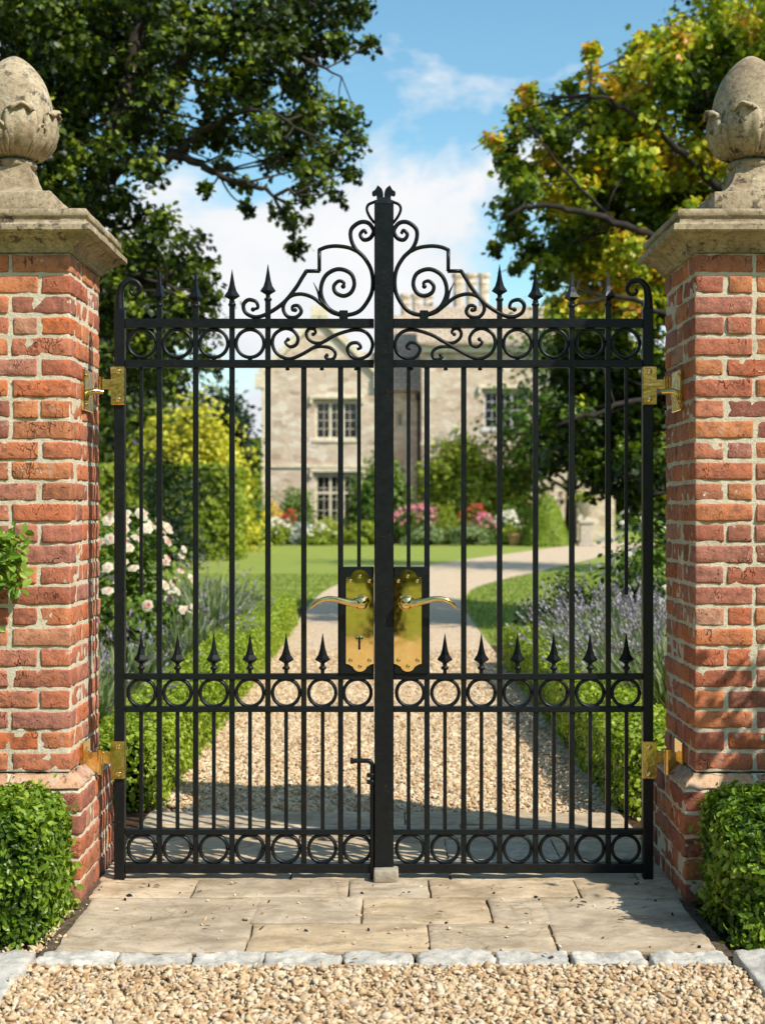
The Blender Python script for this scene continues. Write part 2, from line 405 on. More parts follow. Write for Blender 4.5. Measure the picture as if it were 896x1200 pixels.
L_ = dict(
    box=leaf_mat('box_leaves', [(0, (.03, .065, .006)), (.42, (.12, .22, .014)), (.72, (.26, .38, .03)), (1, (.42, .52, .08))], .3, .36, .45),
    lowbox=leaf_mat('low_hedge_leaves', [(0, (.06, .11, .008)), (.5, (.27, .37, .02)), (1, (.48, .56, .07))], .35, .4),
    oak=leaf_mat('oak_leaves', [(0, (.005, .012, .002)), (.42, (.026, .048, .004)), (.62, (.13, .19, .013)), (.9, (.40, .46, .045)), (1, (.50, .54, .06))], .3, .42),  # near-black and bright stops put crown shade and highlights into the colour
    maple=leaf_mat('maple_leaves', [(0, (.008, .020, .004)), (.24, (.022, .045, .004)), (.46, (.12, .19, .011)), (.66, (.34, .43, .02)), (.86, (.74, .62, .035)), (.97, (.80, .46, .04)), (1, (.72, .30, .05))], .3, .42, vary=.12),
    yew=leaf_mat('dark_leaves', [(0, (.005, .014, .003)), (.6, (.014, .038, .007)), (1, (.045, .09, .014))], .2, .5),
    golden=leaf_mat('golden_leaves', [(0, (.13, .15, .008)), (.4, (.50, .48, .025)), (1, (.78, .70, .09))], .35, .45),
    green=leaf_mat('shrub_leaves', [(0, (.018, .045, .007)), (.5, (.12, .21, .022)), (1, (.30, .40, .06))], .3, .45),
    fresh=leaf_mat('fresh_leaves', [(0, (.04, .08, .008)), (.5, (.26, .34, .02)), (1, (.58, .58, .09))], .35, .45),
    grey=leaf_mat('grey_green_leaves', [(0, (.07, .11, .035)), (.5, (.21, .28, .10)), (1, (.40, .45, .22))], .25, .6),
    mauve=leaf_mat('lavender_heads', [(0, (.18, .16, .20)), (.5, (.32, .28, .36)), (1, (.50, .46, .52))], .2, .7),
    pink=leaf_mat('pink_petals', [(0, (.55, .10, .17)), (1, (.75, .30, .36))], .2, .6), red=leaf_mat('red_petals', [(0, (.50, .03, .02)), (1, (.65, .14, .07))], .2, .6),
    whitep=leaf_mat('cream_petals', [(0, (.70, .62, .44)), (.5, (.80, .75, .62)), (1, (.84, .80, .72))], .25, .6), blush=leaf_mat('blush_petals', [(0, (.82, .74, .58)), (.45, (.80, .68, .55)), (.8, (.76, .38, .30)), (1, (.62, .12, .09))], .25, .6),
    orange=leaf_mat('orange_petals', [(0, (.60, .30, .04)), (1, (.62, .42, .08))], .2, .6), silver=leaf_mat('silver_leaves', [(0, (.25, .29, .25)), (1, (.50, .54, .48))], .2, .6),
    grass=leaf_mat('grass_blades', [(0, (.11, .17, .015)), (.5, (.20, .28, .035)), (1, (.34, .40, .08))], .35, .5),
    wood=leaf_mat('brightened_wood_leaves', [(0, (.16, .19, .01)), (.5, (.40, .42, .03)), (1, (.62, .60, .08))], .62, .6),  # bright, translucent leaves for the unseen wood, to brighten the brass reflections
    sprig=leaf_mat('climber_leaves', [(0, (.04, .11, .01)), (.5, (.17, .32, .03)), (1, (.42, .54, .10))], .35, .35),
)

# ------------------------------------------------------------------ foliage
TM = {
    'oval': (np.array([(0, 0, 0), (.28, .40, .10), (.28, 0, 0), (.28, -.40, .10), (.70, .42, .07), (.70, 0, -.02), (.70, -.42, .07), (1, 0, -.10)]),
             [(0, 3, 2), (0, 2, 1), (2, 3, 6, 5), (2, 5, 4, 1), (5, 6, 7), (5, 7, 4)]),
    'flat': (np.array([(0, 0, 0), (.35, .5, .06), (.35, -.5, .06), (.75, .42, .02), (.75, -.42, .02), (1, 0, -.12)]),
             [(0, 2, 1), (1, 2, 4, 3), (3, 4, 5)]),
    'lobed': (np.array([(0, 0, 0), (.2, .22, .05), (.42, .50, .02), (.5, .24, 0), (.78, .40, -.04), (.8, .16, 0), (1, 0, -.1), (.8, -.16, 0), (.78, -.40, -.04), (.5, -.24, 0), (.42, -.50, .02), (.2, -.22, .05)]),
              [(0, 11, 10, 9, 3, 2, 1), (3, 9, 8, 7, 5, 4), (5, 7, 6)]),
    'blade': (np.array([(0, .5, 0), (0, -.5, 0), (.5, -.45, .04), (.5, .45, .04), (1, 0, -.06)]), [(0, 1, 2, 3), (3, 2, 4)]),
}
def norm(a):
    return a / np.maximum(np.linalg.norm(a, axis=1), 1e-9)[:, None]
def rdir(n): return norm(rng.normal(size=(n, 3)))
def leaves(name, P, N, S, tint, mat, parent=None, asp=.55, tm='flat', T=None):
    P = np.asarray(P); n = len(P); N = norm(N)
    if T is None: T = rdir(n)
    T = norm(T - N * (T * N).sum(1)[:, None]); B = np.cross(N, T)
    tv, tf = TM[tm]; k = len(tv)
    S = np.broadcast_to(np.asarray(S, float), (n,))
    V = (P[:, None, :] + S[:, None, None] * (tv[None, :, 0, None] * T[:, None, :] + asp * tv[None, :, 1, None] * B[:, None, :] + tv[None, :, 2, None] * N[:, None, :])).reshape(-1, 3)
    lo = np.array([i for f in tf for i in f]); to = np.array([len(f) for f in tf])
    loops = (np.arange(n)[:, None] * k + lo[None, :]).ravel()
    return raw_mesh(name, V, loops, np.tile(to, n), mat, parent, False, np.repeat(np.broadcast_to(tint, (n,)), k))
def clump(c, R, n, up=.45, sub=9, sq=(1, 1, .8), rnd=.65):
    c = np.array(c); d = rdir(sub); rr = R * rng.uniform(.35, .95, sub)
    bc = c + d * rr[:, None] * np.array(sq)
    w = rng.integers(0, sub, n)
    P = bc[w] + rng.normal(size=(n, 3)) * R * .24
    N = norm(P - c) * .7 + np.array([0, 0, up]) + rng.normal(size=(n, 3)) * rnd
    bt = rng.uniform(-.16, .16, sub)
    t = .47 + .26 * (P[:, 2] - c[2]) / R + bt[w] + rng.normal(size=n) * .08  # lighter towards the clump top: highlights painted into the tint
    return P, N, t

def tree(name, label, cat, base, spine, limbs, clumps, lm, bm, leaf, dens, tm, trunk_r, asp=.75, group=None, hot=None, depth=1.3, twigr=.016):
    """clumps: (px,py,r_px,Y); trunk follows the spine points, each clump hangs on a twig from the nearest limb point"""
    root = empty(name, base, label, cat, group)
    mb = MB(); nodes = []
    sp = spline(spine, 5); rr = np.linspace(trunk_r, trunk_r * .35, len(sp))
    rr[0] *= 1.35
    mb.tube(sp, list(rr), 9); nodes += [(np.array(p), r) for p, r in zip(sp, rr)][3:]
    for pts, r0 in limbs:
        s2 = spline(pts, 6); r2 = np.linspace(r0 * .8, r0 * .2, len(s2))
        s2 = [p + rng.normal(size=3) * r0 * .25 if 0 < i < len(s2) - 1 else p for i, p in enumerate(s2)]
        mb.tube(s2, list(r2), 7); nodes += [(np.array(p), r) for p, r in zip(s2, r2)][1:]
    NP = np.array([p for p, r in nodes])
    Ps, Ns, Ts = [], [], []
    clumps = list(clumps) + [(q[0] + rng.uniform(-.7, .7) * q[2], q[1] + rng.uniform(-.7, .7) * q[2], q[2] * .85) for q in clumps if q[2] >= 26]
    for q in clumps:
        px, py, rp = q[:3]; Y = q[3] if len(q) > 3 else base[1] + rng.uniform(-depth, depth)
        c = np.array(at(px, py, Y)); R = rp * Y / FPX
        j = int(np.argmin(np.linalg.norm(NP - c, axis=1) + np.maximum(0, NP[:, 2] - c[2]) * .6))
        a = NP[j]; mid = (a + c) / 2 + rng.normal(size=3) * R * .35
        tw = spline([a, mid, c, c + (c - mid) * .45 + rng.normal(size=3) * R * .2], 4)
        mb.tube(tw, list(np.linspace(min(twigr, nodes[j][1] * .8), .004, len(tw))), 5)
        for _ in range(4):
            e = c + rdir(1)[0] * R * .85
            mb.tube(spline([c, (c + e) / 2 + rng.normal(size=3) * R * .1, e], 2), [twigr * .45, twigr * .4, twigr * .35, twigr * .3, twigr * .2], 4)
        n = int(max(dens * R * R, 70))
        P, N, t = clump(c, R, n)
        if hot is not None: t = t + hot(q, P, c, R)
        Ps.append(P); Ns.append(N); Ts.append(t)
    P = np.concatenate(Ps); N = np.concatenate(Ns); T = np.concatenate(Ts)
    mb.build('trunk', bm, root, True)
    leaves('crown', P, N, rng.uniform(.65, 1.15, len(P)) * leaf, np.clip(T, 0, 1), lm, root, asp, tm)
    return root

def shrub(name, label, cat, base, size, n, lm, leaf, asp=.6, tm='flat', sub=26, group=None, tb=0.0, core=True, shape='mound', up=.45):
    """a bush standing on the ground at BASE: size = half width x, half depth y, height"""
    root = empty(name, base, label, cat, group)
    hx, hy, h = size; b = np.array(base)
    th = rng.uniform(0, 2 * PI, sub); ph = np.arccos(rng.uniform(-.1, 1, sub)); rr = rng.uniform(.6, .95, sub)
    bc = np.stack([hx * .9 * np.sin(ph) * np.cos(th) * rr, hy * .9 * np.sin(ph) * np.sin(th) * rr, h * (.12 + .80 * np.cos(ph) * rr)], 1)
    if shape == 'upright': bc[:, 2] = h * rng.uniform(.15, .95, sub)
    bc[:, 2] = np.clip(bc[:, 2], h * .1, h)
    w = rng.integers(0, sub, n)
    P = b + bc[w] + rng.normal(size=(n, 3)) * np.array([hx, hy, h * .5]) * .16
    P[:, 2] = np.maximum(P[:, 2], .02)
    c = b + np.array([0, 0, h * .4])
    N = norm((P - c) / np.array([hx, hy, h * .6])) * .8 + np.array([0, 0, up]) + rng.normal(size=(n, 3)) * .55
    t = .38 + tb + .3 * (P[:, 2] - b[2]) / h + rng.uniform(-.12, .12, sub)[w] + rng.normal(size=n) * .08  # leaves lighten with height, top light put into their tint
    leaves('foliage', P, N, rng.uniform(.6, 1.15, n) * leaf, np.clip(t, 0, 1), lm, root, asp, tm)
    mb = MB()
    for k in range(7):
        e = b + bc[k % sub] * .9
        mb.tube(spline([b + rng.normal(size=3) * np.array([hx, hy, 0]) * .12, (b + e) / 2 + np.array([0, 0, h * .1]), e], 3), list(np.linspace(.03, .008, 7) * min(1.5, h)), 5)
    mb.build('stem', M['twig'], root, True)
    return root
def blooms(root, P, N, S, tint, mat, name='blossoms', asp=.9, tm='flat'):
    return leaves(name, P, N, S, tint, mat, root, asp, tm)

def clipped(name, label, cat, x0, x1, y0, y1, h, n, lm, leaf, faces='xXyYz', wob=.03, group=None, jag=.03, tm='oval', asp=.62, tb=0, rnd=.5, rise=.0):
    """a clipped hedge: leaves over the faces of a rounded block, with a dark twiggy inside"""
    cx, cy = (x0 + x1) / 2, (y0 + y1) / 2
    root = empty(name, (cx, cy, 0), label, cat, group)
    A = {'x': (y1 - y0) * h, 'X': (y1 - y0) * h, 'y': (x1 - x0) * h, 'Y': (x1 - x0) * h, 'z': (x1 - x0) * (y1 - y0)}
    tot = sum(A[f] for f in faces)
    Ps, Ns = [], []
    for f in faces:
        k = int(n * A[f] / tot); u, v = rng.random(k), rng.random(k)
        if f in 'xX':
            P = np.stack([np.full(k, x0 if f == 'x' else x1), y0 + u * (y1 - y0), v * h], 1); N = np.tile([(-1 if f == 'x' else 1), 0, .25], (k, 1))
        elif f in 'yY':
            P = np.stack([x0 + u * (x1 - x0), np.full(k, y0 if f == 'y' else y1), v * h], 1); N = np.tile([0, (-1 if f == 'y' else 1), .25], (k, 1))
        else:
            P = np.stack([x0 + u * (x1 - x0), y0 + v * (y1 - y0), np.full(k, h)], 1); N = np.tile([0, 0, 1.0], (k, 1))
        Ps.append(P); Ns.append(N)
    P = np.concatenate(Ps); N = np.concatenate(Ns).astype(float)
    # round the edges: pull towards an inner block
    r = min(.09, h * .3, (y1 - y0) * .3, (x1 - x0) * .3)
    lo = np.array([x0 + r, y0 + r, -1]); hi = np.array([x1 - r, y1 - r, h - r])
    q = np.clip(P, lo, hi); d = P - q; L = np.maximum(np.linalg.norm(d, axis=1), 1e-6)[:, None]
    P = q + d / L * r; N = d / L + np.array([0, 0, .2])
    w = np.array([mnoise.noise(Vector(p) * 5.5) + .6 * mnoise.noise(Vector(p) * 14) for p in P])
    k = rng.random(len(P))
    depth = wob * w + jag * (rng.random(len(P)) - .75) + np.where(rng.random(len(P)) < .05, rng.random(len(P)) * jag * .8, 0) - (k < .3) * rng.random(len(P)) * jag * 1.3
    P = P + d / L * depth[:, None]
    P[:, 2] = np.maximum(P[:, 2], .015)
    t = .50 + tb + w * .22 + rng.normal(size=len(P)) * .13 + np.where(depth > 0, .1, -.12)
    N = norm(N) + rng.normal(size=N.shape) * rnd
    T = d / L * .7 + np.array([0, 0, .5]) + rng.normal(size=P.shape) * .7
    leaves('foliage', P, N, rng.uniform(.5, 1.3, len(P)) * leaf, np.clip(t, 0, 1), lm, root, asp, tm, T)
    mb = MB(); g = jag * 1.15 + wob * .8
    roundbox(mb, (cx, cy, (h - g) / 2 + .002), (x1 - x0 - 2 * g, y1 - y0 - 2 * g, h - g), r * .8, (max(3, int((x1 - x0) / .12)), max(3, int((y1 - y0) / .12)), 4), .012, 12)
    mb.build('twigs', M['twig'], root, True)
    return root

# ------------------------------------------------------------------ world, sun, camera
EL, AZ = math.radians(45), math.atan2(.79, -.613)      # sun: high, from behind the right shoulder
world = bpy.data.worlds.new('World'); scene.world = world; world.use_nodes = True
wt = world.node_tree; wt.nodes.clear()
def wn(t, **k):
    n = wt.nodes.new(t)
    for a, b in k.items(): setattr(n, a, b)
    return n
sky = wn('ShaderNodeTexSky', sky_type='NISHITA', sun_disc=False, sun_elevation=EL, sun_rotation=AZ, altitude=50, air_density=1.0, dust_density=.6, ozone_density=2.5)
hs = wn('ShaderNodeHueSaturation'); hs.inputs['Saturation'].default_value = 1.12; hs.inputs['Value'].default_value = 1.0
wt.links.new(sky.outputs[0], hs.inputs['Color'])
tc = wn('ShaderNodeTexCoord'); mp = wn('ShaderNodeMapping'); mp.inputs['Scale'].default_value = (1, 1, 1.7); mp.inputs['Location'].default_value = (.35, 0, .15)
wt.links.new(tc.outputs['Generated'], mp.inputs['Vector'])
nz = wn('ShaderNodeTexNoise'); nz.inputs['Scale'].default_value = 5.0; nz.inputs['Detail'].default_value = 9; nz.inputs['Roughness'].default_value = .56; nz.inputs['Distortion'].default_value = .25
wt.links.new(mp.outputs[0], nz.inputs['Vector'])
sep = wn('ShaderNodeSeparateXYZ'); wt.links.new(tc.outputs['Generated'], sep.inputs[0])
cov = wn('ShaderNodeMapRange'); cov.inputs['From Min'].default_value = .06; cov.inputs['From Max'].default_value = .36
cov.inputs['To Min'].default_value = .20; cov.inputs['To Max'].default_value = -.09
wt.links.new(sep.outputs[2], cov.inputs[0])
ad = wn('ShaderNodeMath', operation='ADD'); wt.links.new(nz.outputs['Fac'], ad.inputs[0]); wt.links.new(cov.outputs[0], ad.inputs[1])
cr = wn('ShaderNodeValToRGB'); cr.color_ramp.elements[0].position = .50; cr.color_ramp.elements[1].position = .60
wt.links.new(ad.outputs[0], cr.inputs[0])
cc = wn('ShaderNodeValToRGB'); cc.color_ramp.elements[0].color = (7.6, 8.1, 8.8, 1); cc.color_ramp.elements[1].color = (10.2, 10.2, 10.2, 1)
cc.color_ramp.elements[0].position = .3; cc.color_ramp.elements[1].position = .7
wt.links.new(nz.outputs['Fac'], cc.inputs[0])
tintn = wn('ShaderNodeMix', data_type='RGBA', blend_type='MULTIPLY'); tintn.inputs[0].default_value = 1; tintn.inputs[7].default_value = (2.0, 2.22, 1.85, 1); wt.links.new(hs.outputs[0], tintn.inputs[6])
mxw = wn('ShaderNodeMix', data_type='RGBA'); wt.links.new(cr.outputs[0], mxw.inputs[0]); wt.links.new(tintn.outputs[2], mxw.inputs[6]); wt.links.new(cc.outputs[0], mxw.inputs[7])
bg = wn('ShaderNodeBackground'); bg.inputs['Strength'].default_value = .10
wt.links.new(mxw.outputs[2], bg.inputs['Color'])
wo = wn('ShaderNodeOutputWorld'); wt.links.new(bg.outputs[0], wo.inputs['Surface'])

sun = bpy.data.lights.new('sun', 'SUN'); sun.energy = 5.0; sun.angle = math.radians(.5); sun.color = (1.0, .955, .87)
so = bpy.data.objects.new('sun', sun); COL.objects.link(so); so.location = (9, -5, 12)
sdir = Vector((.79 * math.cos(EL), -.613 * math.cos(EL), math.sin(EL))).normalized()
so.rotation_euler = (-sdir).to_track_quat('-Z', 'Y').to_euler()

cam = bpy.data.cameras.new('camera'); co = bpy.data.objects.new('camera', cam); COL.objects.link(co); scene.camera = co
co.location = (0, 0, CAMH); co.rotation_euler = (PI / 2, 0, 0)
cam.sensor_fit = 'VERTICAL'; cam.sensor_height = 36; cam.sensor_width = 36; cam.lens = FPX / 1200 * 36; cam.shift_y = -4 / 1200
cam.clip_end = 2000; cam.dof.use_dof = True; cam.dof.focus_distance = 5.1; cam.dof.aperture_fstop = 3.6; cam.dof.aperture_blades = 9
scene.view_settings.view_transform = 'Standard'; scene.view_settings.look = 'None'; scene.view_settings.exposure = 0; scene.view_settings.gamma = 1
scene.cycles.use_denoising = True
scene.cycles.max_bounces = 5; scene.cycles.diffuse_bounces = 1; scene.cycles.transparent_max_bounces = 4; scene.cycles.caustics_reflective = False; scene.cycles.caustics_refractive = False
scene.cycles.sample_clamp_indirect = 4

# ------------------------------------------------------------------ ground
def sheet(name, polys, z, mat, kind='structure'):
    V, lo, to = [], [], []
    for p in polys:
        lo += list(range(len(V), len(V) + len(p))); to.append(len(p)); V += [(x, y, z) for x, y in p]
    return tag(raw_mesh(name, V, lo, to, mat), kind=kind)
sheet('ground', [[(-400, -300), (400, -300), (400, 500), (-400, 500)]], -.02, M['hill'])
sheet('lawn', [[(-60, -60), (60, -60), (60, 90), (-60, 90)]], -.008, M['lawn'])
sheet('soil', [[(-3.2, 4.36), (-.98, 4.36), (-.98, 20), (-3.2, 20)], [(1.0, 4.36), (3.6, 4.36), (3.6, 14.5), (1.0, 14.5)], [(-14, 55), (8.5, 55), (8.5, 62), (-14, 62)]], -.003, M['soil'])
ledge = [(-1.03, 6.3), (-1.03, 12), (-1.03, 20), (-.95, 24), (-.6, 28), (.1, 31.5), (1.04, 35), (2.6, 40), (4.8, 47), (9, 60)]
redge = [(1.05, 6.3), (1.06, 12), (1.1, 19), (1.25, 22), (1.6, 25), (2.5, 28.5), (4.3, 34.5), (5.6, 39), (7.6, 46), (12, 58)]
le = spline(ledge, 5); re_ = spline(redge, 5)
sheet('path', [[le[i], re_[i], re_[i + 1], le[i + 1]] for i in range(len(le) - 1)], .002, M['sheet'])
sheet('drive', [[(-1.06, -4.6), (1.06, -4.6), (1.06, 4.3), (-1.06, 4.3)]], .001, M['sheet'])

# paving: each slab its own block in the one paved surface
mb = MB(); mj = MB()
def slab(px0, px1, y0, y1, dz=0.0):
    g = .0015
    roundbox(mb, ((px0 + px1) / 2, (y0 + y1) / 2, -.005 + dz), (px1 - px0 - g, y1 - y0 - g, .05), .009, (max(8, int((px1 - px0) / .018)), max(6, int((y1 - y0) / .018)), 2), .0058, 9, .0032)
X = lambda px, Y: (px - CX) * Y / FPX
ya, yb, yc, yd = 4.40, 4.70, 5.01, 5.26
def row(pxs, Y, y0, y1):
    for a, b in zip(pxs[:-1], pxs[1:]): slab(X(a, Y), X(b, Y), y0, y1, random.uniform(-.003, .003))
row([110, 228, 409, 503, 676, 795], 5.12, yc, yd)
slab(-1.0, X(297, 4.7), ya, yc); slab(X(642, 4.7), 1.02, ya, yc)
row([297, 424, 574, 642], 4.85, yb, yc)
row([293, 502, 660], 4.55, ya, yb) if False else None
slab(X(297, 4.7), X(502, 4.55), ya, yb); slab(X(502, 4.55), X(642, 4.7), ya, yb)
y = 5.26
for hgt in (.30, .34, .27, .26):
    xs = [-1.03]
    while xs[-1] < 1.05: xs.append(min(1.05, xs[-1] + random.uniform(.32, .72)) if xs[-1] < .7 else 1.05)
    for a, b in zip(xs[:-1], xs[1:]): slab(a, b, y, y + hgt, random.uniform(-.003, .003))
    y += hgt
tag(mb.build('paving', M['paving'], None, True, 50), kind='structure')
sheet('paving_bed', [[(-1.04, 4.36), (1.06, 4.36), (1.06, 6.44), (-1.04, 6.44)]], .0105, M['joint'])
mb = MB()
for a, b in ((47, 136), (141, 221), (229, 307), (311, 398), (404, 482), (492, 578), (583, 664), (671, 753), (763, 850)):
    roundbox(mb, ((X(a, 4.33) + X(b, 4.33)) / 2, 4.325 + random.uniform(-.008, .008), -.003), (X(b, 4.33) - X(a, 4.33) + .004, .125 + random.uniform(-.02, .02), .056), .006, (22, 12, 4), .014, 13, .009)
for s in (-1, 1):
    yy = 4.37
    while yy > 1.5:
        L = random.uniform(.5, .75)
        roundbox(mb, (s * 1.165 + random.uniform(-.01, .01), yy - L / 2, .000), (.24, L - .012, .066), .007, (14, 28, 4), .014, 9, .007)
        yy -= L
tag(mb.build('kerb', M['kerb'], None, True, 60), kind='structure')

# pebbles -------------------------------------------------------------
def ico(sub):
    bm = bmesh.new(); bmesh.ops.create_icosphere(bm, subdivisions=sub, radius=1)
    V = np.array([v.co[:] for v in bm.verts]); F = np.array([[v.index for v in f.verts] for f in bm.faces]); bm.free(); return V, F
def pebbles(name, x0, x1, y0, y1, n, size, sub, mat, z=.004, pile=.012, keep=None):
    V0, F0 = ico(sub); protos = []
    for k in range(14):
        sd = Vector(rng.uniform(-9, 9, 3))
        V = np.array([np.array(v) * (1 + .42 * mnoise.noise(Vector(v) * 1.25 + sd) + .22 * mnoise.noise(Vector(v) * 2.7 + sd)) for v in V0]) * np.array([1.1, rng.uniform(.5, .85), rng.uniform(.32, .55)])
        protos.append(V)
    protos = np.array(protos)
    P = np.stack([rng.uniform(x0, x1, n), rng.uniform(y0, y1, n), z + rng.random(n) * pile], 1)
    if keep is not None: P = P[keep(P)]
    n = len(P); w = rng.integers(0, 14, n); S = size * np.exp(rng.normal(size=n) * .28)
    a, b, c = rng.uniform(0, 2 * PI, n), rng.normal(size=n) * .5, rng.normal(size=n) * .5
    ca, sa, cb, sb, cg, sg = np.cos(a), np.sin(a), np.cos(b), np.sin(b), np.cos(c), np.sin(c)
    R = np.empty((n, 3, 3))
    R[:, 0, 0] = ca * cb; R[:, 0, 1] = ca * sb * sg - sa * cg; R[:, 0, 2] = ca * sb * cg + sa * sg
    R[:, 1, 0] = sa * cb; R[:, 1, 1] = sa * sb * sg + ca * cg; R[:, 1, 2] = sa * sb * cg - ca * sg
    R[:, 2, 0] = -sb; R[:, 2, 1] = cb * sg; R[:, 2, 2] = cb * cg
    V = np.einsum('nij,nkj->nki', R, protos[w]) * S[:, None, None] + P[:, None, :]
    k = len(V0)
    loops = (np.arange(n)[:, None] * k + F0.ravel()[None, :]).ravel()
    o = raw_mesh(name, V.reshape(-1, 3), loops, np.full(n * len(F0), 3), mat, None, sub > 1)
    return tag(o, kind='stuff')
tag(pebbles('gravel', -1.045, 1.045, 2.6, 4.262, 42000, .0094, 2, M['gravel'], .004, .02), 'loose golden gravel of the drive in front of the kerb stones', 'gravel')
tag(pebbles('path_gravel', -1.02, 1.05, 6.42, 14, 64000, .0125, 1, M['gravel2'], .002, .010, keep=lambda P: rng.random(len(P)) < np.clip((14.2 - P[:, 1]) / 3.5, 0, 1)), 'pale gravel covering the garden path behind the gate', 'gravel')
tag(pebbles('soil_chips', -1.75, -1.0, 4.42, 5.0, 1500, .010, 1, M['gravel2'], 0, .006), 'small stone chips on the soil under the box hedges', 'gravel')
def on_paving(P): return np.abs(P[:, 0]) < .98
tag(pebbles('scattered_grit', -1.0, 1.0, 4.36, 5.24, 75, .0065, 1, M['gravel2'], .023, .002), 'stray bits of gravel on the paving before the gate', 'grit')
tag(pebbles('seed_litter', -1.0, 1.0, 4.42, 5.24, 36, .0055, 1, M['seed'], .023, .001), 'tiny dark seeds scattered on the paving before the gate', 'litter')

n = 34; P = np.stack([rng.uniform(-1.02, 1.02, n), rng.uniform(3.75, 5.2, n), np.full(n, .03)], 1); P[:, 2] = np.where(P[:, 1] < 4.29, .034, .028)
tag(leaves('fallen_leaves', P, np.array([0, 0, 1.0]) + rng.normal(size=(n, 3)) * .3, rng.uniform(.014, .032, n), rng.random(n), leaf_mat('dry_leaves', [(0, (.10, .045, .015)), (.6, (.26, .13, .04)), (1, (.40, .26, .09))], .1, .7), None, .5, 'oval'), 'a few dry brown leaves lying on the paving and gravel', 'fallen leaves', kind='stuff')
# ------------------------------------------------------------------ gate piers
def pier(s, label):
    cx, cy = s * 1.34, 5.29
    root = empty('gate_pier', (cx, cy, 0), label, 'gate pier', 'brick gate piers')
    H = .26; ch = .072; z0 = .449
    mb = MB()
    def course(z, h, half, typ, n_amp=.0035, tweak=None, rr=.0048):
        j = .0122; D = .1025; full = 2 * half; bh = h - j + random.uniform(-.0015, .0015)
        S = (full - .09 - 2 * j) / 2; mid = full - 2 * D - 3 * j; S2 = mid * .69; H2 = mid - S2
        def put(x0, x1, y0, y1):
            ax, ay = (x0 + x1) / 2, (y0 + y1) / 2
            sg = (max(4, int((x1 - x0) / .02)), max(4, int((y1 - y0) / .02)), 5)
            o = random.uniform(-.0025, .0025)
            roundbox(mb, (cx + ax + o, cy + ay + random.uniform(-.0025, .0025), z + h / 2 + random.uniform(-.0012, .0012)), (x1 - x0 - random.uniform(0, .004), y1 - y0, bh), rr * random.uniform(.7, 1.5), sg, n_amp * 1.25, 24, n_amp * .7, tweak)
        a = half
        A = [(-a, -a + S), (-a + S + j, a - S - j), (a - S, a)]
        sw = random.random() < .5
        B = [(-a + D + j, -a + D + j + S2), (-a + D + j + S2 + j, a - D - j)] if sw else [(-a + D + j, -a + D + j + H2), (-a + D + j + H2 + j, a - D - j)]
        if typ == 0:
            for u0, u1 in A: put(u0, u1, -a, -a + D); put(u0, u1, a - D, a)
            for v0, v1 in B: put(-a, -a + D, v0, v1); put(a - D, a, v0, v1)
        else:
            for v0, v1 in A: put(-a, -a + D, v0, v1); put(a - D, a, v0, v1)
            for u0, u1 in B: put(u0, u1, -a, -a + D); put(u0, u1, a - D, a)
    for i in range(25): course(z0 + i * ch, ch, H, i % 2)
    mb.build('shaft', M['brick'], root, True)
    mb = MB()
    def slope(w):
        e = H + .004 + .043 * max(0, min(1, (z0 - .008 - w.z) / .04))
        return Vector((min(max(w.x, cx - e), cx + e), min(max(w.y, cy - e), cy + e), w.z))
    rough = .0035 if s < 0 else .007
    for i in range(5): course(.0 + i * .0784, .0784, H + .045, (i + 1) % 2, rough)
    mb.build('plinth', M['brick'], root, True)
    mb = MB(); course(.392, .057, H + .045, 0, rough, slope); mb.build('ledge', M['ledge'], root, True)
    mb = MB()
    k = .0042
    roundbox(mb, (cx, cy, (z0 + 2.250) / 2), (2 * H - 2 * k, 2 * H - 2 * k, 2.250 - z0), .004, (24, 24, 90), .0035, 30, .002)
    def slope2(w):
        e = H - k + .045 * max(0, min(1, (z0 - .003 - w.z) / .05))
        return Vector((min(max(w.x, cx - e), cx + e), min(max(w.y, cy - e), cy + e), w.z))
    roundbox(mb, (cx, cy, z0 / 2 - .003), (2 * H + .09 - 2 * k, 2 * H + .09 - 2 * k, z0 - .006), .004, (24, 24, 20), .003, 30, .002, slope2)
    mb.build('mortar', M['mortar'], root, True)
    # moulded stone cap: a square profile
    prof = [(.10, 2.2505), (.264, 2.2505), (.272, 2.253), (.274, 2.262), (.282, 2.266), (.286, 2.276), (.296, 2.287), (.312, 2.294), (.322, 2.300), (.326, 2.308), (.343, 2.310), (.348, 2.315), (.348, 2.333),
            (.343, 2.338), (.326, 2.341), (.322, 2.347), (.323, 2.362), (.330, 2.366), (.332, 2.372), (.331, 2.384), (.326, 2.390), (.20, 2.412), (.10, 2.416)]
    V, F = [], []; n = 26
    for h_, z_ in prof:
        for sd in range(4):
            for q in range(n):
                u = -1 + 2 * q / n
                x, y = [(u, -1), (1, u), (-u, 1), (-1, -u)][sd]
                p = Vector((x * h_, y * h_, z_))
                w = 1 + .010 * mnoise.noise(p * 9 + Vector((s * 7, 0, 0))) + .006 * mnoise.noise(p * 31)
                V.append((cx + x * h_ * w, cy + y * h_ * w, z_ + .0016 * mnoise.noise(p * 14) if z_ > 2.26 else z_))
    N4 = 4 * n
    for i in range(len(prof) - 1):
        for q in range(N4): F.append((i * N4 + q, i * N4 + (q + 1) % N4, (i + 1) * N4 + (q + 1) % N4, (i + 1) * N4 + q))
    F.append(tuple(range(N4 - 1, -1, -1))); F.append(tuple(range((len(prof) - 1) * N4, len(prof) * N4)))
    m2 = MB(); m2.add(V, F); m2.build('cap', M['stone'], root, True, 38)
    # finial
    mb = MB()
    roundbox(mb, (cx, cy, 2.447), (.344, .344, .076), .008, (14, 14, 4), .004, 14, .002)
    pr = [(.150, 2.484), (.138, 2.489), (.118, 2.500), (.100, 2.516), (.084, 2.540), (.073, 2.566), (.067, 2.592), (.066, 2.603)]
    V, F = [], []; n = 8
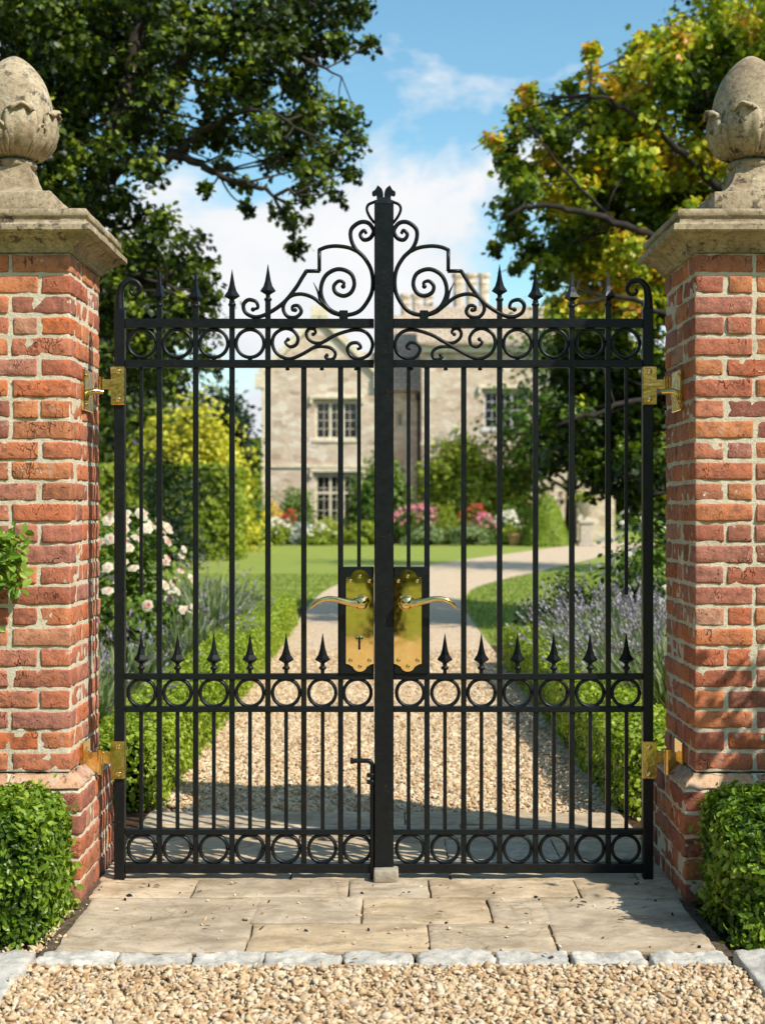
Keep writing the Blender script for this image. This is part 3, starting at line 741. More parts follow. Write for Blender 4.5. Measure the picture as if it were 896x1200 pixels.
    for h_, z_ in pr:
        for sd in range(4):
            for q in range(n):
                u = -1 + 2 * q / n; x, y = [(u, -1), (1, u), (-u, 1), (-1, -u)][sd]
                V.append((cx + x * h_, cy + y * h_, z_))
    for i in range(len(pr) - 1):
        for q in range(32): F.append((i * 32 + q, i * 32 + (q + 1) % 32, (i + 1) * 32 + (q + 1) % 32, (i + 1) * 32 + q))
    F.append(tuple(range(31, -1, -1))); F.append(tuple(range((len(pr) - 1) * 32, len(pr) * 32)))
    mb.add(V, F)
    mb.lathe([(.05, 2.596), (.070, 2.598), (.078, 2.604), (.081, 2.612), (.078, 2.621), (.070, 2.626), (.062, 2.630), (.06, 2.64)], (cx, cy, 0), 36)
    fp = mb.build('finial', M['stone'], root, True, 40)
    egg = [(.055, 2.632), (.075, 2.638), (.097, 2.652), (.116, 2.674), (.130, 2.702), (.138, 2.735), (.141, 2.772), (.1385, 2.812), (.131, 2.852), (.118, 2.892), (.099, 2.930), (.074, 2.964), (.046, 2.990), (.020, 3.006), (.004, 3.012)]
    es = spline(egg, 4); mb = MB(); V, F = [], []; n = 48
    for r, z_ in es:
        for q in range(n):
            a = 2 * PI * q / n; p = Vector((r * math.cos(a), r * math.sin(a), z_))
            w = 1 + .025 * mnoise.noise(p * 9 + Vector((s * 5, 1, 2))) + .012 * mnoise.noise(p * 30)
            V.append((cx + p.x * w, cy + p.y * w, z_))
    for i in range(len(es) - 1):
        for q in range(n): F.append((i * n + q, i * n + (q + 1) % n, (i + 1) * n + (q + 1) % n, (i + 1) * n + q))
    F.append(tuple(range((len(es) - 1) * n, len(es) * n)))
    mb.add(V, F); mb.build('egg', M['stone'], fp, True)
    mb = MB()
    R_ = lambda z_: float(np.interp(z_, [e[1] for e in es], [e[0] for e in es]))
    for k in range(12):
        small = k % 2; a0 = (PI if s > 0 else 0) + s * .12 + k * PI / 6
        zt = 2.795 if not small else 2.735; wd = .058 if not small else .03
        V, F = [], []; nu, nv = 18, 9
        for i in range(nu + 1):
            u = i / nu
            zz = 2.640 + (zt - 2.640) * min(1, u / .84); r = R_(zz); out = .005 + .006 * math.sin(min(1, u / .84) * PI)
            if u > .80:
                th = (u - .80) / .20 * 2.9
                cr_ = .0145 if not small else .009
                out += cr_ * (1 - math.cos(th)); zz = zz + cr_ * math.sin(th)
            wdt = wd * (math.sin(min(1, .22 + u * .85) * PI * .62) if u < .86 else max(.4, 1 - (u - .86) * 3.2) * .93)
            for j in range(nv + 1):
                v = -1 + 2 * j / nv
                rib = .005 * math.cos(v * PI * 2.5) - .008 * v * v * (1 if u > .75 else .6)
                rr = r + out + rib; a = a0 + v * wdt / r
                V.append((cx + rr * math.cos(a), cy + rr * math.sin(a), zz - (.022 * v * v if u > .6 else .022 * v * v * u / .6)))
        m_ = len(V)
        for i in range(nu):
            for j in range(nv): F.append((i * (nv + 1) + j, i * (nv + 1) + j + 1, (i + 1) * (nv + 1) + j + 1, (i + 1) * (nv + 1) + j))
        mb.add(V, F)
    o = mb.build('carved_leaves', M['stone'], fp, True)
    sm = o.modifiers.new('thickness', 'SOLIDIFY'); sm.thickness = .007; sm.offset = 1.0
    return root
pier(-1, 'brick gate pier on the hinge side of the keyhole leaf, with a paler egg finial')
pier(1, 'brick gate pier with its gate-side face in shade and leaf shadows on its front')

# ------------------------------------------------------------------ wrought iron gate
gx = lambda px: (px - CX) / (FPX / GY)
gz = lambda py: CAMH - (py - HZ) / (FPX / GY)
PXM = GY / FPX
def leaf_gate(side):
    mir = (lambda p: p) if side < 0 else (lambda p: 899 - p)
    base = (gx(mir(141)), GY, 0)
    root = empty('gate_leaf', base,
                 'black wrought iron gate leaf with the keyhole plate, drop bolt and thick central post' if side < 0 else 'black wrought iron gate leaf whose brass lever plate has no keyhole',
                 'gate', 'pair of wrought iron gate leaves')
    def B(name, p0, p1, y0, y1, d, c=.002, parent=None, mat=None, dy=0.0):
        a, b = sorted((gx(mir(p0)), gx(mir(p1))))
        return MB().box(a, b, GY + dy - d / 2, GY + dy + d / 2, gz(y1), gz(y0), c).build(name, mat or M['iron'], parent or root)
    st = B('hinge_stile', 135, 147, 362, 1034, .040, .003)
    if side < 0:
        mb = MB(); x0, x1 = gx(438.5), gx(461)
        mb.box(x0, x1, GY - .034, GY + .034, gz(1022), gz(240), .003)
        xm = (x0 + x1) / 2; a = (x1 - x0) / 2
        mb.lathe([(a * 1.40, gz(240.5)), (a * .85, gz(232.4)), (a * .3, gz(231.6))], (xm, GY, 0), 4, PI / 4)
        mb.box(x0 + .012, x1 - .012, GY - .02, GY + .02, gz(1026), gz(1022))
        mb.build('centre_post', M['iron'], root)
    inner = 438 if side < 0 else 438.2
    for y0, y1, d in ((374, 384.5, .034), (422, 431, .030), (789, 796, .030), (827.5, 834, .030), (971, 977.5, .030), (1011, 1022, .036)):
        B('rail', 147.3, inner, y0, y1, d, .0018)
    thick = [187, 229.5, 272, 314, 356, 399]
    for i, x in enumerate(thick):
        top = 352 if i < 4 else 422.5
        o = B('bar', x - 3.1, x + 3.1, top, 1011.5, .019, .0016)
    for x in (165.7, 208.2, 250.7, 293, 335.3, 378): B('slim_bar', x - 2.2, x + 2.2, 770, 789.5, .013, .0012); B('slim_bar', x - 2.2, x + 2.2, 833.5, 971.5, .013, .0012)
    B('slim_bar', 420.5 - 2.2, 420.5 + 2.2, 431, 664.5, .013, .0012); B('slim_bar', 420.5 - 2.2, 420.5 + 2.2, 834, 971.5, .013, .0012)
    B('slim_bar', 165.7 - 2, 165.7 + 2, 431, 697, .012, .0012)
    # spearheads with a collar
    def spear(x, ytip, rot, sc=1.0):
        mb = MB(); k = sc
        prof = [(.008, -.120), (.008, -.112), (.012, -.109), (.0285, -.099), (.0265, -.0945), (.0165, -.080), (.0105, -.060), (.0058, -.032), (.0006, 0)]
        c = (gx(mir(x)), GY, gz(ytip))
        mb.lathe([(r * k, z * k) for r, z in prof], c, 4, rot)
        o = mb.build('spearhead', M['iron'], root)
        m2 = MB().lathe([(.008 * k, -.136 * k), (.0125 * k, -.134 * k), (.0145 * k, -.129 * k), (.0125 * k, -.124 * k), (.008 * k, -.122 * k), (.007 * k, -.117 * k)], c, 14)
        m2.build('collar', M['iron'], o, True)
    for x, y, r in ((187, 316, .45), (229.5, 317, .35), (272, 315.5, .06), (314, 309.5, 0)): spear(x, y, -r * side)
    for x in (165.7, 208.2, 250.7, 293, 335.3, 378): spear(x, 742, random.uniform(-.12, .12), .98)
    # rings
    def ring(px, py, R=15.6, w=2.2):
        mb = MB(); pts = [(gx(mir(px)) + R * PXM * math.cos(a), GY, gz(py) + R * PXM * math.sin(a)) for a in np.linspace(0, 2 * PI, 41)]
        mb.tube(pts[:-1] + [pts[0], pts[1]], w * PXM, 8, 1.7); mb.build('ring', M['iron'], root, True)
    rx = [166.5, 208.2, 250.7, 293]
    for x in rx:
        ring(x, 402.5, 16.3)
        MB().lathe([(.004, 0), (.008, .003), (.009, .008), (.006, .012)], (gx(mir(x)), GY, gz(422.5)), 10).build('stud', M['iron'], root, True)
    for x in rx + [335.2, 377.5, 418.7]:
        ring(x, 811.7, 15.9); ring(x, 994.2, 15.9)
    # scrollwork, read off as strokes on the gate plane
    A = lambda u, v: (270 + u / 2.489, 200 + v / 2.489)
    Bq = lambda u, v: (290 + u / 4.48, 300 + v / 4.48)
    def stroke(pts, w=2.3, t0=1.0, t1=1.0, name='scroll', n=7, ell=1.55, parent=None, blob=True, lead=.25):
        s = spline(pts, n); m = len(s); W = []
        for i in range(m):
            u = i / (m - 1); k = 1.0
            if u < lead: k *= t0 + (1 - t0) * u / lead
            if u > 1 - lead: k *= t1 + (1 - t1) * (1 - u) / lead
            W.append(1.1 * w * PXM * k)
        P = [(gx(mir(p[0])), GY, gz(p[1])) for p in s]
        mb = MB().tube(P, W, 8, ell)
        if blob and t1 < 1:
            c = P[-1]; r = w * PXM * 1.25
            mb.lathe([(r * math.sin(a) + 1e-4, -r * math.cos(a)) for a in np.linspace(0.05, PI - .05, 7)], c, 10)
        return mb.build(name, M['iron'], parent or root, True)
    # the large scroll: small curl at the post, down the post, round the loop and into the spiral
    stroke([A(396, 184), A(389, 174), A(378, 187), A(389, 202), A(408, 196), A(417, 175), A(402, 153), A(377, 151), A(353, 170), A(351, 198), A(364, 228), A(390, 254), A(410, 290),
            Bq(657, 150), Bq(642, 215), Bq(592, 285), Bq(530, 309), Bq(475, 303), Bq(430, 280), Bq(400, 240), Bq(385, 190), Bq(391, 140), Bq(415, 98), Bq(460, 72), Bq(505, 73), Bq(546, 98), Bq(560, 148), Bq(542, 192), Bq(503, 210), Bq(462, 192), Bq(453, 158), Bq(478, 132), Bq(505, 140), Bq(502, 160)][::1], 2.3, .75, .7, n=6, lead=.12)
    stroke([A(372, 237), A(345, 225), A(310, 220), A(280, 223), A(257, 232)], 2.1, n=6, blob=False)
    stroke([A(259, 230), A(259, 293)], 2.1, n=2, blob=False); stroke([A(261, 293), A(219, 293)], 2.1, n=2, blob=False)
    stroke([A(222, 292), A(208, 314), A(190, 343), A(155, 385), A(110, 416), A(74, 427), A(45, 415), A(38, 392), A(52, 377), A(74, 382), A(80, 399), A(66, 405)], 2.2, 1, .7)
    stroke([Bq(490, 312), Bq(440, 294), Bq(390, 255), Bq(340, 217), Bq(280, 200), Bq(225, 212), Bq(192, 250), Bq(190, 290), Bq(215, 320), Bq(257, 320), Bq(282, 292), Bq(266, 262), Bq(238, 264), Bq(236, 284), Bq(250, 284)], 2.1, 1, .7)
    stroke([Bq(432, 286), Bq(388, 240), Bq(368, 185), Bq(345, 138)], 2.6, 1, .12, 'thorn', blob=False, lead=.8)
    B('scroll_collar', 397.5, 407.5, 364, 374.2, .026, .002)
    for p in (A(412, 330), ): stroke([p, (438.6, p[1])], 1.6, n=2, blob=False, name='stud')
    # frieze scroll
    stroke([Bq(213, 438), Bq(199, 455), Bq(225, 477), Bq(257, 463), Bq(263, 425), Bq(235, 390), Bq(190, 382), Bq(143, 412), Bq(131, 463), Bq(155, 513), Bq(212, 540), Bq(270, 524), Bq(340, 485), Bq(400, 450), Bq(470, 412), Bq(560, 388), Bq(622, 402), Bq(655, 455), Bq(640, 513), Bq(590, 540), Bq(545, 528), Bq(524, 490), Bq(542, 460), Bq(578, 457), Bq(594, 480), Bq(574, 490)][::-1], 2.0, .8, .7, lead=.1)
    stroke([Bq(450, 424), Bq(405, 450), Bq(352, 456), Bq(316, 432), Bq(309, 402), Bq(326, 382), Bq(350, 385), Bq(357, 402), Bq(345, 411)], 1.9, .6, .75)
    stroke([Bq(330, 490), Bq(380, 477), Bq(430, 481), Bq(459, 505), Bq(455, 534), Bq(431, 544), Bq(409, 532), Bq(416, 521)], 1.9, .6, .75)
    for p in (Bq(210, 546), Bq(390, 546), Bq(570, 546)):
        MB().lathe([(.003, -.038), (.008, -.036), (.008, -.031), (.003, -.028)], (gx(mir(p[0])), GY, gz(422)), 10).build('stud', M['iron'], root, True)
    # crook on top of the hinge stile
    C = lambda u, v: (120 + u / 4.48, 310 + v / 4.48)
    s = spline([C(92, 262), C(90, 200), C(93, 150), C(108, 108), C(143, 84), C(182, 94), C(201, 126), C(187, 154), C(161, 157), C(148, 140), C(160, 127)], 7)
    w = np.interp(np.linspace(0, 1, len(s)), [0, .25, .6, 1], [6.2, 4.2, 2.5, 1.7]) * PXM
    MB().tube([(gx(mir(p[0])), GY, gz(p[1])) for p in s], list(w), 8, 1.0).build('crook', M['iron'], root, True)
    # crest beside the post top
    D = lambda u, v: (400 + u / 8.96, 205 + v / 8.96)
    stroke([D(345, 505), D(292, 432), D(266, 362), D(284, 312), D(345, 284), D(392, 262), D(404, 232)], 1.55, 1, 1, 'crest', blob=False)
    hd = spline([D(380, 113), D(352, 160), D(324, 180), D(322, 208), D(338, 224), D(366, 216), D(372, 250), D(404, 262), D(432, 248), D(439, 205), D(422, 150), D(380, 113)], 3)[:-1]
    mb = MB().prism([(gx(mir(p[0])), gz(p[1])) for p in hd], GY - .009, GY + .009); mb.build('crest_head', M['iron'], root)
    # lock case, brass plate, lever
    lc = B('lock_case', 397.5, 438, 664, 789.2, .046, .003)
    yb_ = GY - .023
    def plate(poly, y0, y1, name, parent, mat=M['brass']):
        mb = MB(); bm = bmesh.new()
        pts = [(gx(mir(a)), gz(b)) for a, b in poly]
        vs = [bm.verts.new((x, y1, z)) for x, z in pts]; f = bm.faces.new(vs)
        r = bmesh.ops.extrude_face_region(bm, geom=[f]); nv = [v for v in r['geom'] if isinstance(v, bmesh.types.BMVert)]
        for v in nv: v.co.y = y0
        bmesh.ops.recalc_face_normals(bm, faces=bm.faces[:])
        fe = [e for e in bm.edges if all(abs(v.co.y - y0) < 1e-6 for v in e.verts)]
        bmesh.ops.bevel(bm, geom=fe, offset=.0022, segments=2, affect='EDGES')
        bm.verts.index_update()
        mb.add([v.co[:] for v in bm.verts], [[v.index for v in f.verts] for f in bm.faces]); bm.free()
        return mb.build(name, mat, parent, True, 30)
    xl, xr, xc = 405.5, 437.6, 421.6
    poly = [(xl, 676)] + [(xc - 12, 676)] + [(xc + 10.5 * math.cos(a), 677 - 9.8 * math.sin(a)) for a in np.linspace(PI - .3, .3, 13)] + [(xc + 12, 676), (xr, 676), (xr, 777)]
    poly += [(xc + 13, 777.6), (xc + 10, 779.5)] + [(xc + 8.2 * math.cos(a), 779 + 7.2 * math.sin(a)) for a in np.linspace(.2, PI - .2, 9)] + [(xc - 10, 779.5), (xc - 13, 777.6), (xl, 777)]
    hp = plate(poly, yb_ - .005, yb_, 'handle_plate', root)
    inner_p = [(xl + 4.6, 685), (xr - 4.6, 685), (xr - 4.6, 767.5), (xl + 4.6, 767.5)]
    plate(inner_p, yb_ - .0068, yb_ - .0051, 'raised_panel', hp)
    for a, b in ((xl + 5, 680.5), (xr - 5, 680.5), (xl + 5, 773), (xr - 5, 773), (xc, 675), (xc, 780)):
        m2 = MB(); c = (gx(mir(a)), yb_ - .005, gz(b)); pts = [(c[0], c[1] - t, c[2]) for t in (0, .0022, .0036, .0042)]
        m2.tube(pts, [.0075, .0075, .005, .001], 12, 1, (0, 0, 1)); m2.build('screw', M['brass'], hp, True)
    lx = lambda u: 340 + u / 4.073
    ly = lambda v: 640 + v / 4.073
    bc = (lx(340), ly(265)); yo = yb_ - .0068
    mb = MB(); c = (gx(mir(bc[0])), 0, gz(bc[1]))
    mb.tube([(c[0], yo - t, c[2]) for t in (0, .010, .018, .030, .042, .050, .0535)], [.029, .029, .024, .0255, .0245, .016, .003], 24, 1, (0, 0, 1))
    lp = [(345, 263, .036, .015), (318, 268, .040, .0145), (290, 266, .043, .0125), (255, 257, .046, .011), (215, 247, .047, .0105), (175, 246, .046, .0098), (140, 258, .044, .0088), (113, 278, .042, .006), (98, 296, .040, .0014)]
    s = spline([(gx(mir(lx(u))), yo - d, gz(ly(v)), r) for u, v, d, r in lp], 5)
    mb.tube([p[:3] for p in s], [max(p[3], .001) for p in s], 14, .8)
    mb.build('lever_handle', M['brass'], root, True, 60)
    if side < 0:
        kc = (gx(lx(330)), gz(ly(440)))
        o = MB().tube([(kc[0], yo - t, kc[1]) for t in (0, .003, .0042)], [.0135, .0135, .0115], 20, 1, (0, 0, 1)).build('keyhole', M['brass'], hp, True, 40)
        mb = MB().tube([(kc[0], yo - t, kc[1] + .002) for t in (.0040, .0050)], [.0058, .0058], 14, 1, (0, 0, 1))
        mb.box(kc[0] - .004, kc[0] + .004, yo - .0044, yo - .0004, kc[1] - .038, kc[1] - .003)
        mb.build('key_slot', M['dark'], hp)
        # drop bolt on the back of the post
        mb = MB(); yq = GY - .020
        mb.tube(spline([(gx(411.5), yq, gz(890.3)), (gx(425), yq, gz(890.3)), (gx(432), yq, gz(890.6)), (gx(435.6), yq, gz(894)), (gx(436), yq, gz(903)), (gx(436), yq, gz(930)), (gx(436), yq, gz(1000)), (gx(436), yq, gz(1028))], 5), .0085, 10)
        mb.tube([(gx(410.4), yq, gz(890.3)), (gx(414), yq, gz(890.3))], .0115, 10)
        for yy in (907, 915): mb.box(gx(429.5), gx(438.4), yq - .010, yq + .010, gz(yy + 2.2), gz(yy - 2.2), .002)
        mb.build('drop_bolt', M['iron'], root, True, 40)
    # hinge plates
    for y0, y1 in ((430, 475), (867.5, 911.5)):
        d = 6.5 if y0 < 600 else 5.5
        mb = MB(); a, b = sorted((gx(mir(132.6)), gx(mir(148.2))))
        mb.box(a, b, GY - .030, GY - .0205, gz(y1), gz(y0), .0022)
        a, b = sorted((gx(mir(131.6)), gx(mir(134.6))))
        mb.box(a, b, GY - .0304, GY + .012, gz(y1) + .002, gz(y0) - .002, .0015)
        o = mb.build('hinge_plate', M['brass2'], root)
        for yy in (y0 + 6, y1 - 6):
            c = (gx(mir(140.4)), GY - .030, gz(yy))
            MB().tube([(c[0], c[1] - t, c[2]) for t in (0, .0025, .0045, .005)], [.0095, .0095, .0065, .001], 14, 1, (0, 0, 1)).build('screw', M['brass'], o, True)
        ya_, yb2 = (445, 456.5) if y0 < 600 else (880, 894)
        mb = MB(); a, b = sorted((gx(mir(119.5)), gx(mir(132.4))))
        mb.box(a, b, GY - .022, GY - .008, gz(yb2), gz(ya_), .002)
        mb.lathe([(.002, gz(yb2 + 2)), (.0105, gz(yb2 + 2)), (.0105, gz(ya_ - 3)), (.002, gz(ya_ - 3))], (gx(mir(119.2)), GY - .015, 0), 16)
        mb.build('hinge_arm', M['brass2'], o, False, 40)
    return root
leaf_gate(-1); leaf_gate(1)

def bracket(s, low, label):
    xw = s * 1.0775; base = (xw, GY, .43 if low else 1.78)
    root = empty('hinge_bracket', base, label, 'hinge bracket', 'brass hinge brackets on the piers')
    q = lambda d: xw - s * d
    bx = lambda mb, d0, d1, *r: mb.box(min(q(d0), q(d1)), max(q(d0), q(d1)), *r)
    mb = MB()
    if not low:
        bx(mb, -.006, .008, 5.215, 5.375, gz(482), gz(434), .003)
        o = mb.build('wall_plate', M['brass2'], root)
        for z in (gz(441), gz(475)):
            MB().tube([(q(.008 + t), 5.25, z) for t in (0, .004, .006)], [.010, .009, .003], 12, 1, (0, 0, 1)).build('screw', M['brass'], o, True)
        mb = MB(); s_ = spline([(q(.004), 5.245, gz(470)), (q(.010), 5.245, gz(463)), (q(.030), 5.25, gz(459.5)), (q(.055), 5.262, gz(459.5)), (q(.066), 5.265, gz(460))], 5)
        mb.tube(s_, list(np.linspace(.014, .0085, len(s_))), 10, 1.2); mb.build('bracket_arm', M['brass2'], root, True, 50)
    else:
        # gusset plate standing out from the pier towards the pin
        mir = (lambda p: p) if s < 0 else (lambda p: 899 - p)
        mb = MB(); poly = [(96, 869), (100.5, 868.5), (104, 876), (109, 880), (122, 880.5), (122, 894), (118.5, 896), (117, 905), (110, 900.5), (102, 893), (96, 889)]
        mb.prism([(gx(mir(a)), gz(b)) for a, b in poly], GY - .030, GY - .012)
        o = mb.build('strap', M['brass2'], root)
        MB().tube([(gx(mir(100.8)), GY - .030 - t, gz(881)) for t in (0, .004, .006)], [.008, .007, .003], 12, 1, (0, 0, 1)).build('screw', M['brass'], o, True)
        mb = MB(); mb.lathe([(.003, gz(906)), (.0115, gz(906)), (.0115, gz(877)), (.003, gz(877))], (gx(mir(118.5)), GY - .021, 0), 14); mb.build('pin', M['brass2'], o, True, 40)
        mb = MB(); bx(mb, -.006, .006, 5.20, 5.33, gz(892), gz(867), .002); mb.build('wall_plate', M['brass2'], root)
    return root
bracket(-1, False, 'upper brass hinge bracket on the sunlit brick pier beside the keyhole leaf')
bracket(1, False, 'upper brass hinge bracket on the shaded brick face of the other pier')
bracket(-1, True, 'lower brass hinge strap on the sunlit pier, just above its splayed plinth')
bracket(1, True, 'lower brass hinge strap on the shaded pier face above the box hedge')
mb = MB(); roundbox(mb, (gx(452), GY - .03, .0425), (.088, .10, .046), .006, (6, 6, 4), .003, 20)
tag(mb.build('stop_stone', M['block'], None, True, 50), 'small pale stone block under the central gate post', 'gate stop')

# ------------------------------------------------------------------ box hedges by the piers
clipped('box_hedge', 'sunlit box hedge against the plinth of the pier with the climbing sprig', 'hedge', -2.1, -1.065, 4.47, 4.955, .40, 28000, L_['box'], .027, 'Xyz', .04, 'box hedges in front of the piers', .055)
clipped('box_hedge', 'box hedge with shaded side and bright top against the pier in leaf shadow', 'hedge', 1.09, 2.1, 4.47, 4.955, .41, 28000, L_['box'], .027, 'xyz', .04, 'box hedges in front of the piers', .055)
# climbing sprig on the lit pier
r = empty('climbing_plant', (-1.42, 4.93, 0), 'leafy green climber sprig hanging on the front of the brick pier', 'climber')
mb = MB(); Ps = []; 
for k in range(6):
    e = at(rng.uniform(-6, 26), rng.uniform(618, 690), 4.93 + rng.uniform(0, .05))
    s = spline([(-1.45 + k * .02, 4.98, 0), (-1.47 + k * .02, 4.995, .7), (-1.42 + k * .01, 4.985, 1.15 + .02 * k), e], 8)
    mb.tube(s, list(np.linspace(.005, .0018, len(s))), 5)
    for p in s[7:]:
        for _ in range(5): Ps.append(p + rng.normal(size=3) * .016)
for _ in range(90): Ps.append(np.array(at(rng.uniform(-14, 30), rng.uniform(616, 692), 4.94 + rng.uniform(-.03, .04))))
mb.build('stem', M['bark'], r, True)
P = np.array(Ps); P[:, 1] = np.minimum(P[:, 1], 5.0)
leaves('foliage', P, rng.normal(size=P.shape) * .55 + np.array([.4, -.7, .4]), rng.uniform(.028, .05, len(P)), np.clip(rng.normal(.6, .2, len(P)), 0, 1), L_['sprig'], r, .62, 'oval')

# ------------------------------------------------------------------ garden behind the gate
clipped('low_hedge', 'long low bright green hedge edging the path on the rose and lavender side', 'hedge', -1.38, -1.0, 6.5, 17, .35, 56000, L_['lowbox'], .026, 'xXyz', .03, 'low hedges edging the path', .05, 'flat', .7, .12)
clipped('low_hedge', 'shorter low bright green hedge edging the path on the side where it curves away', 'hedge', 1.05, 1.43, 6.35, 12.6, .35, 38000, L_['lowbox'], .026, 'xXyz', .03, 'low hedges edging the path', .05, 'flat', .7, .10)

def lavender(base, hx, hy, h, n, label, nsp=None, tb=0):
    root = empty('lavender', base, label, 'lavender', 'lavender bushes along the path')
    b = np.array(base)
    th = rng.uniform(0, 2 * PI, n); rr = np.sqrt(rng.random(n))
    d = np.stack([np.cos(th) * rr * .75, np.sin(th) * rr * .75, 1.0 - .35 * rr], 1) + rng.normal(size=(n, 3)) * .13
    P = b + np.stack([np.cos(th) * rr * hx * .55, np.sin(th) * rr * hy * .55, np.zeros(n)], 1)
    L = h * rng.uniform(.45, .85, n)
    P2 = P + d * (L * rng.uniform(.1, .75, n))[:, None]
    leaves('foliage', P2, np.cross(norm(d), rdir(n)), L * .38, np.clip(rng.normal(.5, .2, n) + tb, 0, 1), L_['grey'], root, .14, 'blade', d)
    m = nsp or n // 20; i = rng.integers(0, n, m)
    tip = P[i] + d[i] * (h * rng.uniform(.8, 1.12, m))[:, None]
    mb = MB()
    Pq = np.concatenate([tip + rng.normal(size=(m, 3)) * .006 + norm(d[i]) * o for o in (-.03, -.015, 0, .015, .03)]); Dq = np.tile(d[i], (5, 1))
    leaves('blossoms', Pq, np.cross(norm(Dq), rdir(len(Pq))), .028, np.clip(rng.normal(.5, .22, len(Pq)), 0, 1), L_['mauve'], root, .5, 'flat', Dq)
    leaves('stem', P[i] + d[i] * (h * .45), np.cross(norm(d[i]), rdir(m)), h * .52, .6, L_['grey'], root, .018, 'blade', d[i])
    return root
lavender((-1.72, 8.2, 0), .34, .5, .55, 1900, 'grey-green lavender beside the low hedge, the nearest one to the lit pier')
lavender((-1.75, 9.8, 0), .36, .5, .55, 1900, 'grey lavender in front of the rose bush behind the low hedge')
lavender((-1.62, 11.9, 0), .28, .5, .60, 1900, 'lavender with dull mauve heads beside the blush rose bush')
lavender((-1.68, 14.2, 0), .36, .6, .70, 1900, 'mauve lavender farther along the low hedge beyond the rose bush')
lavender((-2.1, 16.8, 0), .5, .7, .72, 1900, 'lavender at the far end of the low hedge by the lawn')
lavender((1.76, 8.7, 0), .30, .5, .72, 1700, 'tall lavender with pale mauve spikes nearest the shaded pier', 420, .1)
lavender((1.78, 10.0, 0), .32, .5, .74, 1700, 'lavender with pale mauve spikes below the white rose bush', 420, .1)
lavender((1.76, 11.3, 0), .32, .5, .72, 1700, 'lavender beside the dark shrub behind the shorter low hedge', 420, .1)

# roses
def rose_mesh(R=.05):
    P, N, S, T, I = [], [], [], [], []
    for ring_, (n, tilt, rad) in enumerate(((6, .35, .55), (5, .75, .35), (4, 1.05, .18), (3, 1.3, .06))):
        for k in range(n):
            a = 2 * PI * (k + ring_ * .4) / n
            o = np.array([math.cos(a), math.sin(a), 0])
            P.append(o * R * rad * .3 + np.array([0, 0, R * .12 * ring_])); T.append(o * math.cos(tilt) + np.array([0, 0, math.sin(tilt)])); N.append(np.array([0, 0, 1]) - o * .2); S.append(R * (1.05 - .14 * ring_)); I.append(.15 + .2 * ring_)
    return [np.array(x) for x in (P, N, S, T, I)]
def rose_bush(base, size, n, label, mat, nb, tb):
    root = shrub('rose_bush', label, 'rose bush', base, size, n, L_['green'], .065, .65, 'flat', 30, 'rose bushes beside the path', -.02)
    P, N, S, T, I = rose_mesh(.038)
    protos = []
    for k in range(3):
        o = leaves('blossom', P + np.array(base), N, S, np.clip(I + tb + k * .18, 0, 1), mat, root, 1.0, 'flat', T); protos.append(o)
    hx, hy, h = size
    for k in range(nb):
        o = protos[k] if k < 3 else protos[k % 3].copy()
        if k >= 3: COL.objects.link(o)
        a = rng.uniform(-PI * .95, -.05 * PI) ; e = rng.uniform(-.1, 1.2); rr = rng.uniform(.85, 1.06)
        o.location = (hx * rr * math.cos(a) * math.cos(e), hy * rr * math.sin(a) * math.cos(e), h * (.42 + .56 * math.sin(e)))
        o.rotation_euler = (rng.uniform(.5, 1.3), rng.uniform(-.3, .3), a + PI / 2 + rng.uniform(-.6, .6)); o.scale = [rng.uniform(.7, 1.25)] * 3
    return root
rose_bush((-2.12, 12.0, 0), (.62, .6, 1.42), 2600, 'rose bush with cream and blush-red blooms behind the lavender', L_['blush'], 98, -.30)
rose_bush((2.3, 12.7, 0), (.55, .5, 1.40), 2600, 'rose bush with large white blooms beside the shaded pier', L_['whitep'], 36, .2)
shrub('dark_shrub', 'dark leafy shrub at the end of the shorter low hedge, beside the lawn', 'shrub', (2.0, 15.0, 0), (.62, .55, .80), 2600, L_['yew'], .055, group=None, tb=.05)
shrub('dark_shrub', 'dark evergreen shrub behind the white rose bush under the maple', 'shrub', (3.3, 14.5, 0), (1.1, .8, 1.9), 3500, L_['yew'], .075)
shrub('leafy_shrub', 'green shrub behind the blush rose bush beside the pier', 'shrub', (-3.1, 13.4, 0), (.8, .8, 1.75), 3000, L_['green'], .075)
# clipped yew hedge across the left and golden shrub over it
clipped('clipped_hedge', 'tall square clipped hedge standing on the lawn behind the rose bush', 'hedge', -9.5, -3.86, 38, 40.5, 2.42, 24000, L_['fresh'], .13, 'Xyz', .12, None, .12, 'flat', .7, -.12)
shrub('shade_bush', 'dark upright bush added as the shaded patch of the tall clipped hedge', 'bush', (-4.9, 33, 0), (1.0, .8, 2.6), 5000, L_['yew'], .10, shape='upright', sub=40)  # added bush, stands in for the shade on the hedge behind
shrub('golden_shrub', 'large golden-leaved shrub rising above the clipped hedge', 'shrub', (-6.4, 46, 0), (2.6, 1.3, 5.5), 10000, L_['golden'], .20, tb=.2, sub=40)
shrub('golden_shrub', 'smaller golden shrub at the house end of the clipped hedge', 'shrub', (-5.3, 48, 0), (.8, .8, 3.9), 2000, L_['golden'], .18, tb=.2, sub=22)

